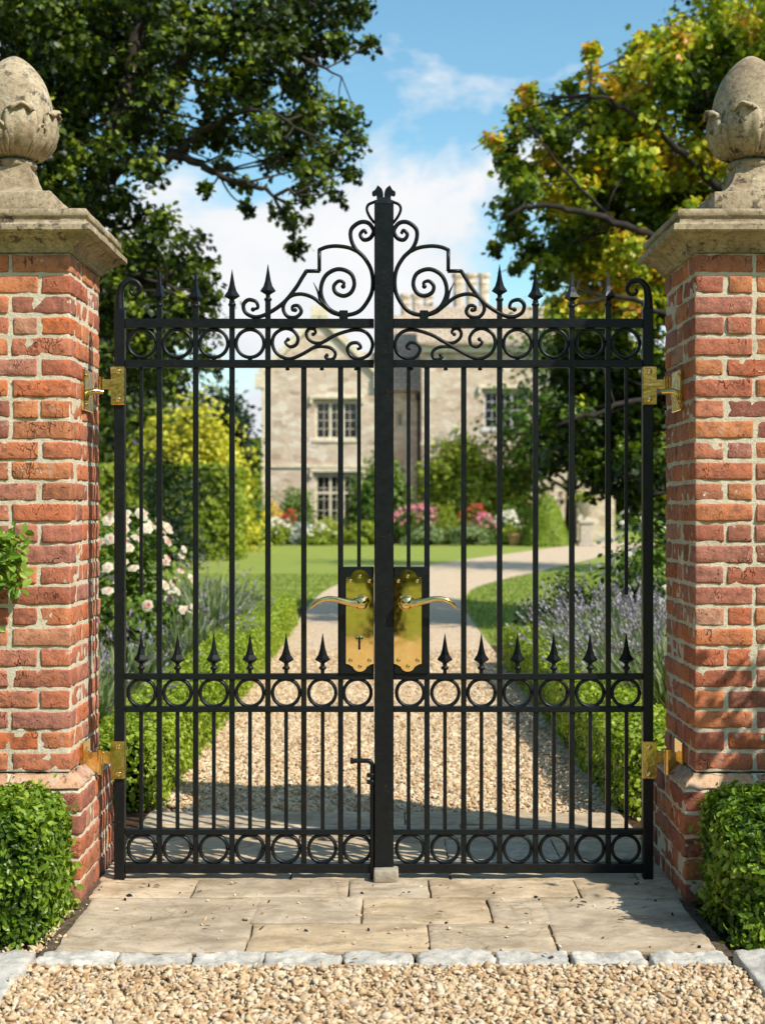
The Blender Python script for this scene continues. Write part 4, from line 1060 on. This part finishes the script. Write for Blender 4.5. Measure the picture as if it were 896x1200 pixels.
# ------------------------------------------------------------------ trees
lim = lambda *q: [np.array(at(*p)) for p in q]
left_cl = [(20, 20, 60), (80, 30, 60), (140, 20, 52), (200, 22, 46), (262, 20, 44), (318, 18, 40), (366, 14, 34), (405, 14, 28), (432, 52, 14), (398, 42, 20), (50, 95, 50), (110, 85, 42), (92, 150, 36), (162, 75, 36), (215, 80, 34), (268, 82, 32), (312, 70, 30),
           (346, 96, 26), (300, 122, 30), (350, 138, 32), (396, 148, 26), (422, 166, 14), (338, 178, 26), (384, 192, 26), (412, 204, 12), (300, 166, 20), (356, 226, 22), (390, 226, 17), (345, 264, 18), (350, 290, 11), (238, 122, 24), (200, 126, 20), (150, 128, 26), (228, 165, 15),
           (262, 194, 14), (286, 216, 15), (290, 244, 10), (240, 222, 8), (150, 185, 16), (150, 242, 32), (190, 266, 26), (224, 284, 20), (130, 300, 40), (180, 320, 36), (224, 332, 26), (140, 370, 40), (190, 390, 36), (230, 382, 26), (250, 352, 15), (150, 432, 34), (200, 440, 28), (242, 424, 20),
           (70, 190, 45), (30, 200, 60), (80, 270, 45), (60, 360, 60), (50, -60, 80), (180, -70, 80), (300, -60, 64), (390, -40, 40), (-80, 0, 90), (-80, 160, 90), (-60, 300, 80), (160, 55, 40), (240, 45, 36), (300, 40, 34), (90, 110, 40), (40, 60, 50), (120, 55, 40)]
left_cl += [(180, 110, 34), (250, 150, 28), (320, 150, 28), (370, 60, 32), (280, 100, 30), (210, 45, 40), (330, 45, 36), (375, 120, 26), (150, 150, 34), (270, 165, 20), (315, 192, 22), (365, 202, 24), (400, 180, 20), (330, 245, 16), (110, 190, 32), (60, 130, 44), (90, 230, 36), (160, 285, 34), (205, 300, 26), (238, 312, 16), (120, 340, 40), (170, 200, 26), (200, 160, 28), (130, 110, 40), (90, 60, 44), (30, 120, 50), (160, 345, 36), (205, 360, 30)]
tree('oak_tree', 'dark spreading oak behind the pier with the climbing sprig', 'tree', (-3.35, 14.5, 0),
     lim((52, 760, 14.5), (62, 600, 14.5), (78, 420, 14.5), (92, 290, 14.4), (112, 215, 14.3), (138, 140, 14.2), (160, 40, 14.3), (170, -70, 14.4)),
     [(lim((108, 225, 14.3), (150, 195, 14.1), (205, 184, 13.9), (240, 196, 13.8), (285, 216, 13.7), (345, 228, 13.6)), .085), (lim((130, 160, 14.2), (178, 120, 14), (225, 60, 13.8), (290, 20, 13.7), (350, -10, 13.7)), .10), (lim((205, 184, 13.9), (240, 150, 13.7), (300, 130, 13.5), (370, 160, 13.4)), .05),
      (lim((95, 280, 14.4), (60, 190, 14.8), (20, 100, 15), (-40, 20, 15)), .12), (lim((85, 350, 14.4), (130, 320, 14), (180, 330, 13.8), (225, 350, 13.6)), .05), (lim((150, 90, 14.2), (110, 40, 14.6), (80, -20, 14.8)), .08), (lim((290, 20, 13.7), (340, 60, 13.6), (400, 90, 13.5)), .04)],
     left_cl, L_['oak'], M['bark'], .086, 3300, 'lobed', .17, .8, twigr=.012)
right_cl = [(606, 132, 12), (574, 163, 9), (626, 152, 20), (640, 188, 28), (600, 202, 22), (592, 250, 24), (642, 240, 30), (580, 290, 13), (624, 290, 24), (692, 150, 26), (704, 108, 20), (732, 92, 26), (762, 56, 30), (802, 40, 32), (850, 24, 42), (700, 202, 36), (750, 142, 40), (802, 112, 42), (850, 84, 42),
            (762, 192, 42), (700, 252, 36), (762, 252, 42), (822, 172, 42), (692, 312, 36), (742, 320, 42), (792, 262, 40), (662, 372, 26), (712, 380, 36), (764, 372, 34), (604, 312, 10), (640, 440, 34), (692, 440, 40), (742, 450, 42), (618, 492, 22), (670, 500, 34), (720, 510, 40), (766, 500, 38), (650, 540, 22),
            (702, 555, 34), (752, 560, 42), (776, 610, 34), (930, 50, 80), (940, 200, 90), (930, 350, 80), (850, -60, 70), (960, 500, 90), (690, 60, 8), (612, 108, 6), (690, 350, 34), (800, 330, 50), (830, 420, 60), (820, 560, 60), (640, 330, 14), (610, 440, 16)]
right_cl += [(600, 160, 18), (655, 160, 26), (620, 220, 28), (660, 280, 32), (600, 270, 20), (720, 170, 40), (780, 80, 40), (690, 230, 38), (740, 220, 44), (800, 210, 50), (650, 315, 22), (700, 285, 40), (780, 330, 46), (720, 350, 40), (830, 280, 50), (665, 410, 30), (720, 420, 40), (770, 430, 44), (640, 470, 28), (690, 480, 36), (740, 490, 42), (625, 450, 14), (670, 530, 28), (720, 540, 38), (770, 550, 42), (730, 120, 34), (770, 110, 36), (820, 70, 40), (870, 110, 44)]
right_cl += [(615, 125, 16), (592, 182, 18), (640, 142, 20), (622, 106, 10), (652, 122, 16), (580, 172, 12), (668, 100, 14), (690, 85, 14), (696, 60, 10)]
right_cl = [q for q in right_cl if not (q[0] < 650 and 420 < q[1] < 520)] + [(664, 440, 24), (658, 490, 20)]
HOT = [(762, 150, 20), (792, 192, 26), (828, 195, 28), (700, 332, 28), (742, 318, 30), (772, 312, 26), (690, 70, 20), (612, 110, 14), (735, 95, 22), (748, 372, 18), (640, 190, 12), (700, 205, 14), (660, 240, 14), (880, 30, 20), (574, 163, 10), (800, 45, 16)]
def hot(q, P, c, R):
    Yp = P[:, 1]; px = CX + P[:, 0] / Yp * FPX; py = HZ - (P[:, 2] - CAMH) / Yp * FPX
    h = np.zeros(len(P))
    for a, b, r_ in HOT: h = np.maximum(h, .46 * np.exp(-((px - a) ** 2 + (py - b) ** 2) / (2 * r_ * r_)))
    low = -.22 if q[1] > 400 else 0  # lower clumps darkened, the crown's shade side painted into the tint
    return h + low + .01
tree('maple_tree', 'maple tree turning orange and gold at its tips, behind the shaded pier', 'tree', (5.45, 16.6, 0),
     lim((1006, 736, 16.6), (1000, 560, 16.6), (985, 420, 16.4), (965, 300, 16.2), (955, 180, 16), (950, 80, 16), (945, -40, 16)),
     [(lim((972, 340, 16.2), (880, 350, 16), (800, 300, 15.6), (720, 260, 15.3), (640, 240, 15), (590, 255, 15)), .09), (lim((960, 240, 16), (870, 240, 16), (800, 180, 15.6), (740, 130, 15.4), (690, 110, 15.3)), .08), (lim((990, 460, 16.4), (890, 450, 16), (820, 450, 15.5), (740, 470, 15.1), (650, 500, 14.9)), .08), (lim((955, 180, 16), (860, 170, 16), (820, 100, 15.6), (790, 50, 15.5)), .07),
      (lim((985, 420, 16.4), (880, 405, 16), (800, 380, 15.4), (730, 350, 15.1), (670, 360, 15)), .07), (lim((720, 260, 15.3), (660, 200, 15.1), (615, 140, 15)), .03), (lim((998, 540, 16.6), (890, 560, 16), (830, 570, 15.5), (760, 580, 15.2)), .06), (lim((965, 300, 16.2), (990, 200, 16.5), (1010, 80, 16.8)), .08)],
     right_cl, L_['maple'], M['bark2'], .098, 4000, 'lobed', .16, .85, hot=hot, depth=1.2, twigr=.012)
# dark conifer-like tree top, far right corner, and trees beyond
def simple_tree(label, base, h, w, n, lm, leaf, name='garden_tree', cat='tree', z0=.25, sub=40, group=None):
    root = empty(name, base, label, cat, group); b = np.array(base)
    bc = []
    for k in range(sub):
        t = rng.uniform(z0, 1); r_ = w * math.sin(PI * (.18 + .80 * (t - z0) / (1 - z0))) ** .7 * rng.uniform(.3, .95); a = rng.uniform(0, 2 * PI)
        bc.append((r_ * math.cos(a), r_ * math.sin(a), h * t))
    bc = np.array(bc); i = rng.integers(0, sub, n)
    P = b + bc[i] + rng.normal(size=(n, 3)) * w * .2
    P[:, 2] = np.maximum(P[:, 2], .1)
    N = norm(P - (b + np.array([0, 0, h * .55]))) + np.array([0, 0, .4]) + rng.normal(size=(n, 3)) * .6
    t = .4 + rng.uniform(-.14, .14, sub)[i] + .25 * (P[:, 2] / h - .5) + rng.normal(size=n) * .07  # crown tinted lighter upwards, painted light on its top
    mb = MB(); mb.tube([(b[0], b[1], 0), (b[0] + .1, b[1], h * .4), (b[0], b[1], h * .9)], [.03 * h, .02 * h, .005 * h], 8)
    for k in range(min(sub, 16)): mb.tube(spline([b + np.array([0, 0, bc[k][2] * .7]), b + bc[k] * np.array([.5, .5, .9]), b + bc[k]], 2), [.008 * h, .007 * h, .006 * h, .004 * h, .003 * h], 5)
    mb.build('trunk', M['bark'], root, True)
    leaves('crown', P, N, rng.uniform(.6, 1.2, n) * leaf, np.clip(t, 0, 1), lm, root, .7, 'flat')
    return root
simple_tree('dark tree in the distance beside the corner of the stone house', (-6.5, 58, 0), 6.3, 1.5, 5200, L_['yew'], .24)
simple_tree('broad dark tree behind the golden shrub, farther from the house', (-10.2, 57, 0), 8.2, 3.4, 8000, L_['oak'], .27)
simple_tree('tall dark tree behind the oak, seen low through the gate bars', (-6.0, 27, 0), 6.2, 2.6, 7000, L_['oak'], .17, z0=.56)
simple_tree('green tree standing behind the house on the maple side', (7.5, 58, 0), 9.3, 3.2, 6500, L_['green'], .26)
simple_tree('tall dark tree at the far edge of the garden behind the maple', (9.3, 30, 0), 12.5, 3.0, 6000, L_['yew'], .20, sub=50)
simple_tree('tall shrubby tree out beside the shaded pier, casting leaf shadows on it', (2.40, 4.25, 0), 2.3, .30, 1500, L_['oak'], .055, z0=.55, sub=20)

# ------------------------------------------------------------------ house
def wall(mb, x0, x1, z0, z1, Y, holes, dep=.25):
    xs = sorted({x0, x1, *[h[0] for h in holes], *[h[1] for h in holes]}); zs = sorted({z0, z1, *[h[2] for h in holes], *[h[3] for h in holes]})
    V, F = [], []
    for a, b in zip(xs[:-1], xs[1:]):
        for c, d in zip(zs[:-1], zs[1:]):
            mx, mz = (a + b) / 2, (c + d) / 2
            if any(h[0] < mx < h[1] and h[2] < mz < h[3] for h in holes): continue
            k = len(V); V += [(a, Y, c), (b, Y, c), (b, Y, d), (a, Y, d)]; F.append((k, k + 1, k + 2, k + 3))
    for a, b, c, d in holes:
        for (p, q) in (((a, c), (b, c)), ((b, c), (b, d)), ((b, d), (a, d)), ((a, d), (a, c))):
            k = len(V); V += [(p[0], Y, p[1]), (p[0], Y + dep, p[1]), (q[0], Y + dep, q[1]), (q[0], Y, q[1])]; F.append((k, k + 1, k + 2, k + 3))
    mb.add(V, F)
def hole(px0, px1, py0, py1, Y):
    a, b = at(px0, py1, Y), at(px1, py0, Y); return (a.x, b.x, a.z, b.z)
house = empty('stone_house', (0, 66, 0), 'large stone country house with gables and tall chimneys behind the garden', 'house')
def window(h, Y, lights, transom, fm, hood=True):
    a, b, c, d = h; mb = MB(); e = .10; yf = Y + .10
    mb.box(a, a + e, yf, yf + .12, c, d); mb.box(b - e, b, yf, yf + .12, c, d); mb.box(a + e, b - e, yf + .002, yf + .118, d - e, d); mb.box(a + e, b - e, yf + .002, yf + .118, c, c + e)
    iw = (b - a - 2 * e)
    for k in range(1, lights): mb.box(a + e + iw * k / lights - .055, a + e + iw * k / lights + .055, yf + .004, yf + .11, c + e, d - e)
    if transom: mb.box(a + e, b - e, yf + .008, yf + .105, c + (d - c) * .63 - .05, c + (d - c) * .63 + .05)
    mb.box(a - .10, b + .10, Y - .05, Y + .10, c - .12, c - .002)
    w = mb.build('window', fm, house)
    MB().box(a + .02, b - .02, yf + .07, yf + .09, c + .02, d - .02).build('pane', M['glass'], w)
    g = MB()
    for k in range(lights):
        x0 = a + e + iw * k / lights + .055; x1 = a + e + iw * (k + 1) / lights - .055
        g.box((x0 + x1) / 2 - .012, (x0 + x1) / 2 + .012, yf + .05, yf + .068, c + e, d - e)
        for q in np.linspace(c + e, d - e, 5)[1:-1]: g.box(x0, x1, yf + .051, yf + .067, q - .012, q + .012)
    g.build('glazing_bars', fm, w)
    if hood:
        MB().box(a - .22, b + .22, Y - .14, Y - .003, d + .09, d + .24, .02).box(a - .22, a - .10, Y - .14, Y - .003, d - .12, d + .09).box(b + .10, b + .22, Y - .14, Y - .003, d - .12, d + .09).build('hood_mould', M['trim'], w)
# gabled wing
Y = 62.0; x0, x1 = at(307, 0, Y).x, at(441, 0, Y).x; ze = at(0, 440, Y).z; zp = at(0, 374, Y).z; xp = at(374, 0, Y).x
h1, h2 = hole(369, 420, 470, 515, Y), hole(369, 420, 556, 614, Y)
mb = MB(); wall(mb, x0, x1, 0, ze, Y, [h1, h2])
mb.add([(x0, Y, ze), (x1, Y, ze), (xp, Y, zp)], [(0, 1, 2)])
mb.add([(x0, Y, 0), (x0, Y + 9, 0), (x0, Y + 9, ze), (x0, Y, ze)], [(0, 3, 2, 1)]); mb.add([(x1, Y, 0), (x1, Y + 9, 0), (x1, Y + 9, ze), (x1, Y, ze)], [(0, 1, 2, 3)])
mb.build('gable_wall', M['house'], house)
mb = MB()
for xa, sg in ((x0, -1), (x1, 1)):
    L = Vector((xp - xa, 0, zp - ze)); nrm = Vector((-L.z, 0, L.x)).normalized() * (.26 if L.x > 0 else -.26)
    a, b = Vector((xa, Y, ze)), Vector((xp, Y, zp))
    mb.prism([(a.x, a.z), (b.x, b.z), (b.x + nrm.x, b.z + nrm.z), (a.x + nrm.x, a.z + nrm.z)], Y - .16, Y + .3)
    mb.box(xa - .28 if sg < 0 else xa - .1, xa + .1 if sg < 0 else xa + .28, Y - .2, Y + .3, ze - .55, ze + .05)
mb.box(xp - .35, xp + .35, Y - .18, Y + .32, zp + .1, zp + .55); mb.build('gable_coping', M['trim'], house)
mb = MB(); mb.box(x0 - .03, x1 + .03, Y - .07, Y - .003, at(0, 548, Y).z, at(0, 544.5, Y).z); mb.box(x0 - .02, x0 + .35, Y - .03, Y - .002, 0, ze - .6); mb.build('string_course', M['trim'], house)
window(h1, Y, 3, False, M['trim']); window(h2, Y, 3, True, M['trim'])
mb = MB()
for xa in (x0, x1):
    V = [(xa, Y + .3, ze), (xp, Y + .3, zp), (xp, Y + 11, zp), (xa, Y + 11, ze)]
    mb.add([(a, b, c + .05) for a, b, c in V] + [(a, b, c - .05) for a, b, c in V], [(0, 1, 2, 3), (7, 6, 5, 4), (0, 4, 5, 1), (3, 2, 6, 7), (0, 3, 7, 4)])
mb.build('roof', M['roof'], house)
# recess between the wings
Y2 = 64.3; xa, xb = x1 - .05, at(496, 0, 63).x; zr = at(0, 459, Y2).z; hs_ = hole(464.5, 473.5, 482, 501, Y2)
mb = MB(); wall(mb, xa, xb + .4, 0, zr, Y2, [hs_]); mb.build('recess_wall', M['house'], house)
window(hs_, Y2, 1, False, M['trim'], False)
mb = MB(); V = [(xa, Y2 - .35, zr), (xb + .3, Y2 - .35, zr), (xb + .3, Y2 + 5.5, zr + 4.0), (xa, Y2 + 5.5, zr + 4.0)]
mb.add([(a, b, c + .12) for a, b, c in V] + V, [(0, 1, 2, 3), (7, 6, 5, 4), (0, 4, 5, 1)]); mb.build('roof', M['roof'], house)
# right wing
Y3 = 63.0; xa, xb = at(494, 0, Y3).x, at(720, 0, Y3).x; zt = at(0, 405, Y3).z
h3, h4 = hole(566, 617, 458, 503, Y3), hole(588, 624, 550, 578, Y3)
mb = MB(); wall(mb, xa, xb, 0, zt, Y3, [h3, h4]); mb.add([(xa, Y3, 0), (xa, Y3 + 9, 0), (xa, Y3 + 9, zt), (xa, Y3, zt)], [(0, 3, 2, 1)])
mb.build('wing_wall', M['house'], house)
window(h3, Y3, 3, False, M['white']); window(h4, Y3, 3, False, M['trim'], False)
mb = MB(); V = [(xa - .2, Y3 - .4, zt), (xb, Y3 - .4, zt), (xb, Y3 + 4.5, zt + 2.2), (xa - .2, Y3 + 4.5, zt + 2.2)]
mb.add([(a, b, c + .14) for a, b, c in V] + V, [(0, 1, 2, 3), (7, 6, 5, 4), (0, 4, 5, 1), (0, 3, 7, 4)]); mb.build('roof', M['roof'], house)
MB().box(xa - .1, xb, Y3 - .2, Y3 - .003, zt - .3, zt - .002).box(xa - .05, xb, Y3 - .05, Y3 - .004, at(0, 522, Y3).z, at(0, 518, Y3).z).build('string_course', M['trim'], house)
MB().tube([(xa - .12, Y2 - .1, 0), (xa - .12, Y2 - .1, zr - .1)], .06, 8).box(xa - .24, xa, Y2 - .22, Y2 - .01, zr - .35, zr - .08).build('downpipe', M['steel'], house)
# chimneys
def chimney(px0, px1, pyt, Y, n):
    a, b = at(px0, pyt, Y), at(px1, pyt, Y); zb = at(0, 395, Y).z; w = (b.x - a.x) / n
    mb = MB().box(a.x - .05, b.x + .05, Y - .5, Y + .5, zb - 2.5, zb + .15)
    root = mb.build('chimney', M['house'], house)
    for k in range(n):
        c = a.x + w * (k + .5); r = w * .41
        m2 = MB().lathe([(r * 1.25, zb + .15), (r * 1.25, zb + .4), (r, zb + .5), (r, a.z - .55), (r * 1.12, a.z - .5), (r * 1.12, a.z - .42), (r, a.z - .36), (r, a.z - .26), (r * 1.3, a.z - .12), (r * 1.3, a.z), (r * .7, a.z)], (c, Y, 0), 8, PI / 8)
        m2.build('shaft', M['house'], root)
chimney(468, 508, 345, 70, 3); chimney(529, 574, 321, 69, 3)
mb = MB(); mb.box(at(307, 0, 62).x, at(720, 0, 63).x, 71, 71.3, 0, 9.0); mb.build('rear_wall', M['house'], house)

# ------------------------------------------------------------------ border in front of the house
def mound(px, py_top, wpx, Y, label, lm, n=2200, leaf=.14, cat='shrub', name='clipped_mound', tb=0.0, bl=None, nb=0, bs=.12, **k):
    c = at(px, py_top, Y); hx = wpx / 2 * Y / FPX
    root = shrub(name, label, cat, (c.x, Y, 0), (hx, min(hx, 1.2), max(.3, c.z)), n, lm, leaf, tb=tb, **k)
    if bl is not None:
        a = rng.uniform(0, 2 * PI, nb); rr = np.sqrt(rng.random(nb))
        P = np.stack([c.x + hx * rr * np.cos(a), Y + min(hx, 1.2) * rr * np.sin(a) - .1, max(.3, c.z) * (1.02 - .45 * rr * rr) + rng.normal(size=nb) * .06], 1)
        blooms(root, P, np.array([0, -.6, .8]) + rng.normal(size=(nb, 3)) * .4, bs * rng.uniform(.7, 1.3, nb), rng.random(nb), bl)
    return root
mound(296, 549, 44, 54, 'round clipped bush beside the tall hedge at the corner of the house', L_['green'], 2600, .13, sub=60)
mound(340, 563, 70, 57, 'wide green mound under the left corner of the house wall', L_['green'], 3200, .15, sub=70)
mound(316, 590, 34, 55.5, 'orange and yellow flowering plants before the green mound', L_['fresh'], 1200, .12, 'flowers', 'flower_clump', 0, L_['orange'], 150, .12, group='flowering clumps in the border')
mound(340, 597, 22, 55.4, 'small red-flowered clump beside the orange flowers', L_['green'], 700, .10, 'flowers', 'flower_clump', 0, L_['red'], 55, .11, group='flowering clumps in the border')
mound(350, 605, 52, 55.2, 'silver-leaved low plants under the lower mullioned window', L_['silver'], 1500, .13, 'plant', 'silver_plant')
mound(322, 608, 50, 54.5, 'low green plants with cream flowers at the lawn edge near the tall hedge', L_['fresh'], 1500, .12, 'flowers', 'flower_clump', 0, L_['whitep'], 60, .14, group='flowering clumps in the border')
mound(385, 601, 54, 54.8, 'bright green bushy plant below the mullioned window', L_['fresh'], 1900, .13, 'plant', 'border_plant', .05)
mound(372, 617, 44, 54.2, 'low pale-flowered green cushion at the lawn edge', L_['fresh'], 1200, .11, 'flowers', 'flower_clump', .05, L_['whitep'], 40, .13, group='flowering clumps in the border')
mound(425, 606, 50, 54.5, 'leafy green clump left of the central gate post', L_['fresh'], 1500, .13, 'plant', 'border_plant', .03)
mound(440, 522, 86, 58.5, 'big rounded dark green shrub between window and recess of the house', L_['green'], 4200, .22, 'shrub', 'large_shrub', -.02, sub=60)
mound(545, 500, 120, 59.5, 'huge yellow-green shrub climbing the house wall behind the path', L_['fresh'], 8500, .26, 'shrub', 'large_shrub', .14, sub=80)
mound(606, 512, 62, 60.5, 'yellow-green climber beside the lower window of the far wing', L_['fresh'], 2600, .22, 'shrub', 'large_shrub', -.05, sub=40)
mound(490, 592, 70, 56.5, 'bank of pink flowers just beside the central gate post', L_['green'], 1600, .13, 'flowers', 'flower_clump', 0, L_['pink'], 190, .12, group='flowering clumps in the border')
mound(522, 587, 40, 55.8, 'smooth round clipped ball behind the lavender edging', L_['fresh'], 2600, .10, sub=90, tb=0)
mound(556, 592, 44, 56, 'red and pink flowers between the clipped ball and the white flowers', L_['green'], 1300, .12, 'flowers', 'flower_clump', 0, L_['red'], 80, .11, group='flowering clumps in the border')
mound(566, 603, 34, 55.3, 'pale pink flowers in front of the red ones', L_['green'], 900, .12, 'flowers', 'flower_clump', 0, L_['pink'], 90, .11, group='flowering clumps in the border')
mound(592, 600, 36, 55.6, 'white flowers beside the clipped cone', L_['green'], 900, .12, 'flowers', 'flower_clump', 0, L_['whitep'], 130, .12, group='flowering clumps in the border')
mound(498, 612, 60, 54.2, 'grey-green low cushion at the lawn edge under the pink flowers', L_['grey'], 1500, .12, 'plant', 'edging_plant')
mound(548, 611, 58, 54.2, 'grey-green low cushion at the lawn edge under the red flowers', L_['grey'], 1500, .12, 'plant', 'edging_plant')
mound(596, 614, 40, 54.0, 'light green edging plant at the lawn edge under the white flowers', L_['fresh'], 1100, .12, 'plant', 'edging_plant')
mound(606, 577, 44, 57, 'layered dark green bush behind the clipped cone', L_['green'], 2200, .13, 'shrub', 'border_shrub', .05)
# topiary cone
c = at(640, 577, 53); r = empty('topiary_cone', (c.x, 53, 0), 'smooth clipped green cone at the end of the border by the path', 'topiary')
n = 9000; a = rng.uniform(0, 2 * PI, n); t = 1 - np.sqrt(rng.random(n)); R = .88 * (1 - t) ** .62 + .02
w = np.array([mnoise.noise(Vector((math.cos(q) * 2, math.sin(q) * 2, z * 4))) for q, z in zip(a, t)])
P = np.stack([c.x + R * np.cos(a) * (1 + .05 * w), 53 + R * np.sin(a) * (1 + .05 * w), .04 + t * (c.z - .04)], 1)
leaves('foliage', P, np.stack([np.cos(a), np.sin(a), np.full(n, .5)], 1) + rng.normal(size=(n, 3)) * .35, .07 * rng.uniform(.7, 1.2, n), np.clip(.45 + w * .2 + rng.normal(size=n) * .1, 0, 1), L_['lowbox'], r, .7, 'flat')
MB().lathe([(.8 * (1 - t) ** .62, .02 + t * (c.z - .1)) for t in np.linspace(0, .98, 10)], (c.x, 53, 0), 16).build('twigs', M['twig'], r, True)
# pot and urn
c = at(604, 622, 53.4); r = empty('flower_pot', (c.x, 53.4, 0), 'squat tan flower pot at the lawn edge beside the clipped cone', 'pot')
MB().lathe([(.20, .0), (.25, .1), (.30, .34), (.34, .36), (.34, .46), (.28, .46), (.26, .38), (.01, .38)], (c.x, 53.4, 0), 20).build('bowl', M['pot'], r, True, 40)
n = 160; leaves('foliage', np.array([c.x, 53.4, .55]) + rng.normal(size=(n, 3)) * np.array([.16, .16, .08]), rdir(n) + np.array([0, 0, .6]), .12, rng.random(n), L_['fresh'], r)
c = at(686, 575, 53); r = empty('garden_urn', (c.x, 53, 0), 'pale stone urn on a pedestal where the path disappears', 'urn')
MB().box(c.x - .30, c.x + .30, 52.7, 53.3, 0, .12, .02).box(c.x - .23, c.x + .23, 52.77, 53.23, .12, .82, .015).box(c.x - .29, c.x + .29, 52.71, 53.29, .82, .93, .02).build('pedestal', M['urn'], r)
MB().lathe([(.18, .93), (.10, 1.0), (.08, 1.08), (.17, 1.15), (.27, 1.28), (.31, 1.45), (.36, 1.52), (.36, 1.56), (.28, 1.56), (.2, 1.45), (.01, 1.42)], (c.x, 53, 0), 24).build('bowl', M['urn'], r, True, 40)
n = 260; leaves('foliage', np.array([c.x, 53, 1.75]) + rng.normal(size=(n, 3)) * np.array([.22, .22, .13]), rdir(n) + np.array([0, 0, .6]), .15, rng.random(n), L_['fresh'], r)
# grass standing along the path edges and on the near lawn
n = 70000
P = np.stack([rng.uniform(-7, 8, n), 13 + 17 * rng.random(n) ** 1.3, np.full(n, -.008)], 1)
lx_ = np.interp(P[:, 1], [p[1] for p in ledge], [p[0] for p in ledge]); rx_ = np.interp(P[:, 1], [p[1] for p in redge], [p[0] for p in redge])
P = P[((P[:, 0] < lx_ - .02) & ((P[:, 1] > 20) | (P[:, 0] < -3.2))) | ((P[:, 0] > rx_ + .02) & (P[:, 1] > 14.5))]
n = len(P); T = np.array([0, 0, 1.0]) + rng.normal(size=(n, 3)) * .35
tag(leaves('grass', P, np.cross(norm(T), rdir(n)), rng.uniform(.03, .065, n), rng.random(n), L_['grass'], None, .22, 'blade', T), 'short mown grass of the lawn on both sides of the path', 'grass', kind='stuff')
# unseen tree belts added on either hand to block low sky light
for sx_, lab in ((-1, 'unseen dark tree belt added on the oak side to block sky light'), (1, 'unseen dark tree belt added on the maple side to block sky light')):
    n = 9000; yy = rng.uniform(-16, 11, n); zz = 7.5 * np.sqrt(rng.random(n)) * (.85 + .15 * np.sin(yy * 1.1))
    P = np.stack([sx_ * (6.8 + .12 * np.maximum(0, yy) + rng.uniform(0, 1.6, n) + .25 * zz), yy, zz], 1)
    tag(leaves('wood', P, np.array([-sx_, 0, .5]) + rng.normal(size=(n, 3)) * .6, rng.uniform(.3, .6, n), np.clip(rng.normal(.35, .2, n), 0, 1), L_['oak'], None, .8, 'flat'), lab, 'wood', kind='stuff')
simple_tree('tree added behind the viewer to make a dark band in the brass plates', (.03, -5.2, 0), 7.2, 2.2, 5000, L_['green'], .16, z0=.5)  # added tree, its trunk gives the brass a dark reflection
n = 14000; xx = rng.uniform(-75, 75, n); zz = (5.2 + 1.6 * np.sin(xx * .31) + 1.1 * np.sin(xx * .83 + 1)) * np.sqrt(rng.random(n))
P = np.stack([xx, 88 + rng.uniform(-2, 2, n), zz], 1)
tag(leaves('wood', P, np.array([0, -1, .6]) + rng.normal(size=(n, 3)) * .6, rng.uniform(.6, 1.1, n), np.clip(rng.normal(.5, .2, n) + zz * .03, 0, 1), L_['oak'], None, .8, 'flat'), 'far belt of trees on the horizon behind the house', 'wood', kind='stuff')
# unseen wood added behind the viewer for the brass to reflect
n = 9000
P = np.stack([rng.uniform(-26, 26, n), rng.uniform(-24, -18, n), 5.2 * np.sqrt(rng.random(n)) * (.75 + .25 * np.sin(np.linspace(0, 9, n)))], 1)
tag(leaves('wood', P, np.array([0, 1, .5]) + rng.normal(size=(n, 3)) * .5, rng.uniform(.5, .9, n), np.clip(.55 + .5 * np.sin(P[:, 0] * 1.3) * np.sin(P[:, 0] * .37 + P[:, 2]) + rng.normal(size=n) * .12, 0, 1), L_['wood'], None, .8, 'flat'), 'unseen leafy wood added behind the viewer for the brass to reflect', 'wood', kind='stuff')
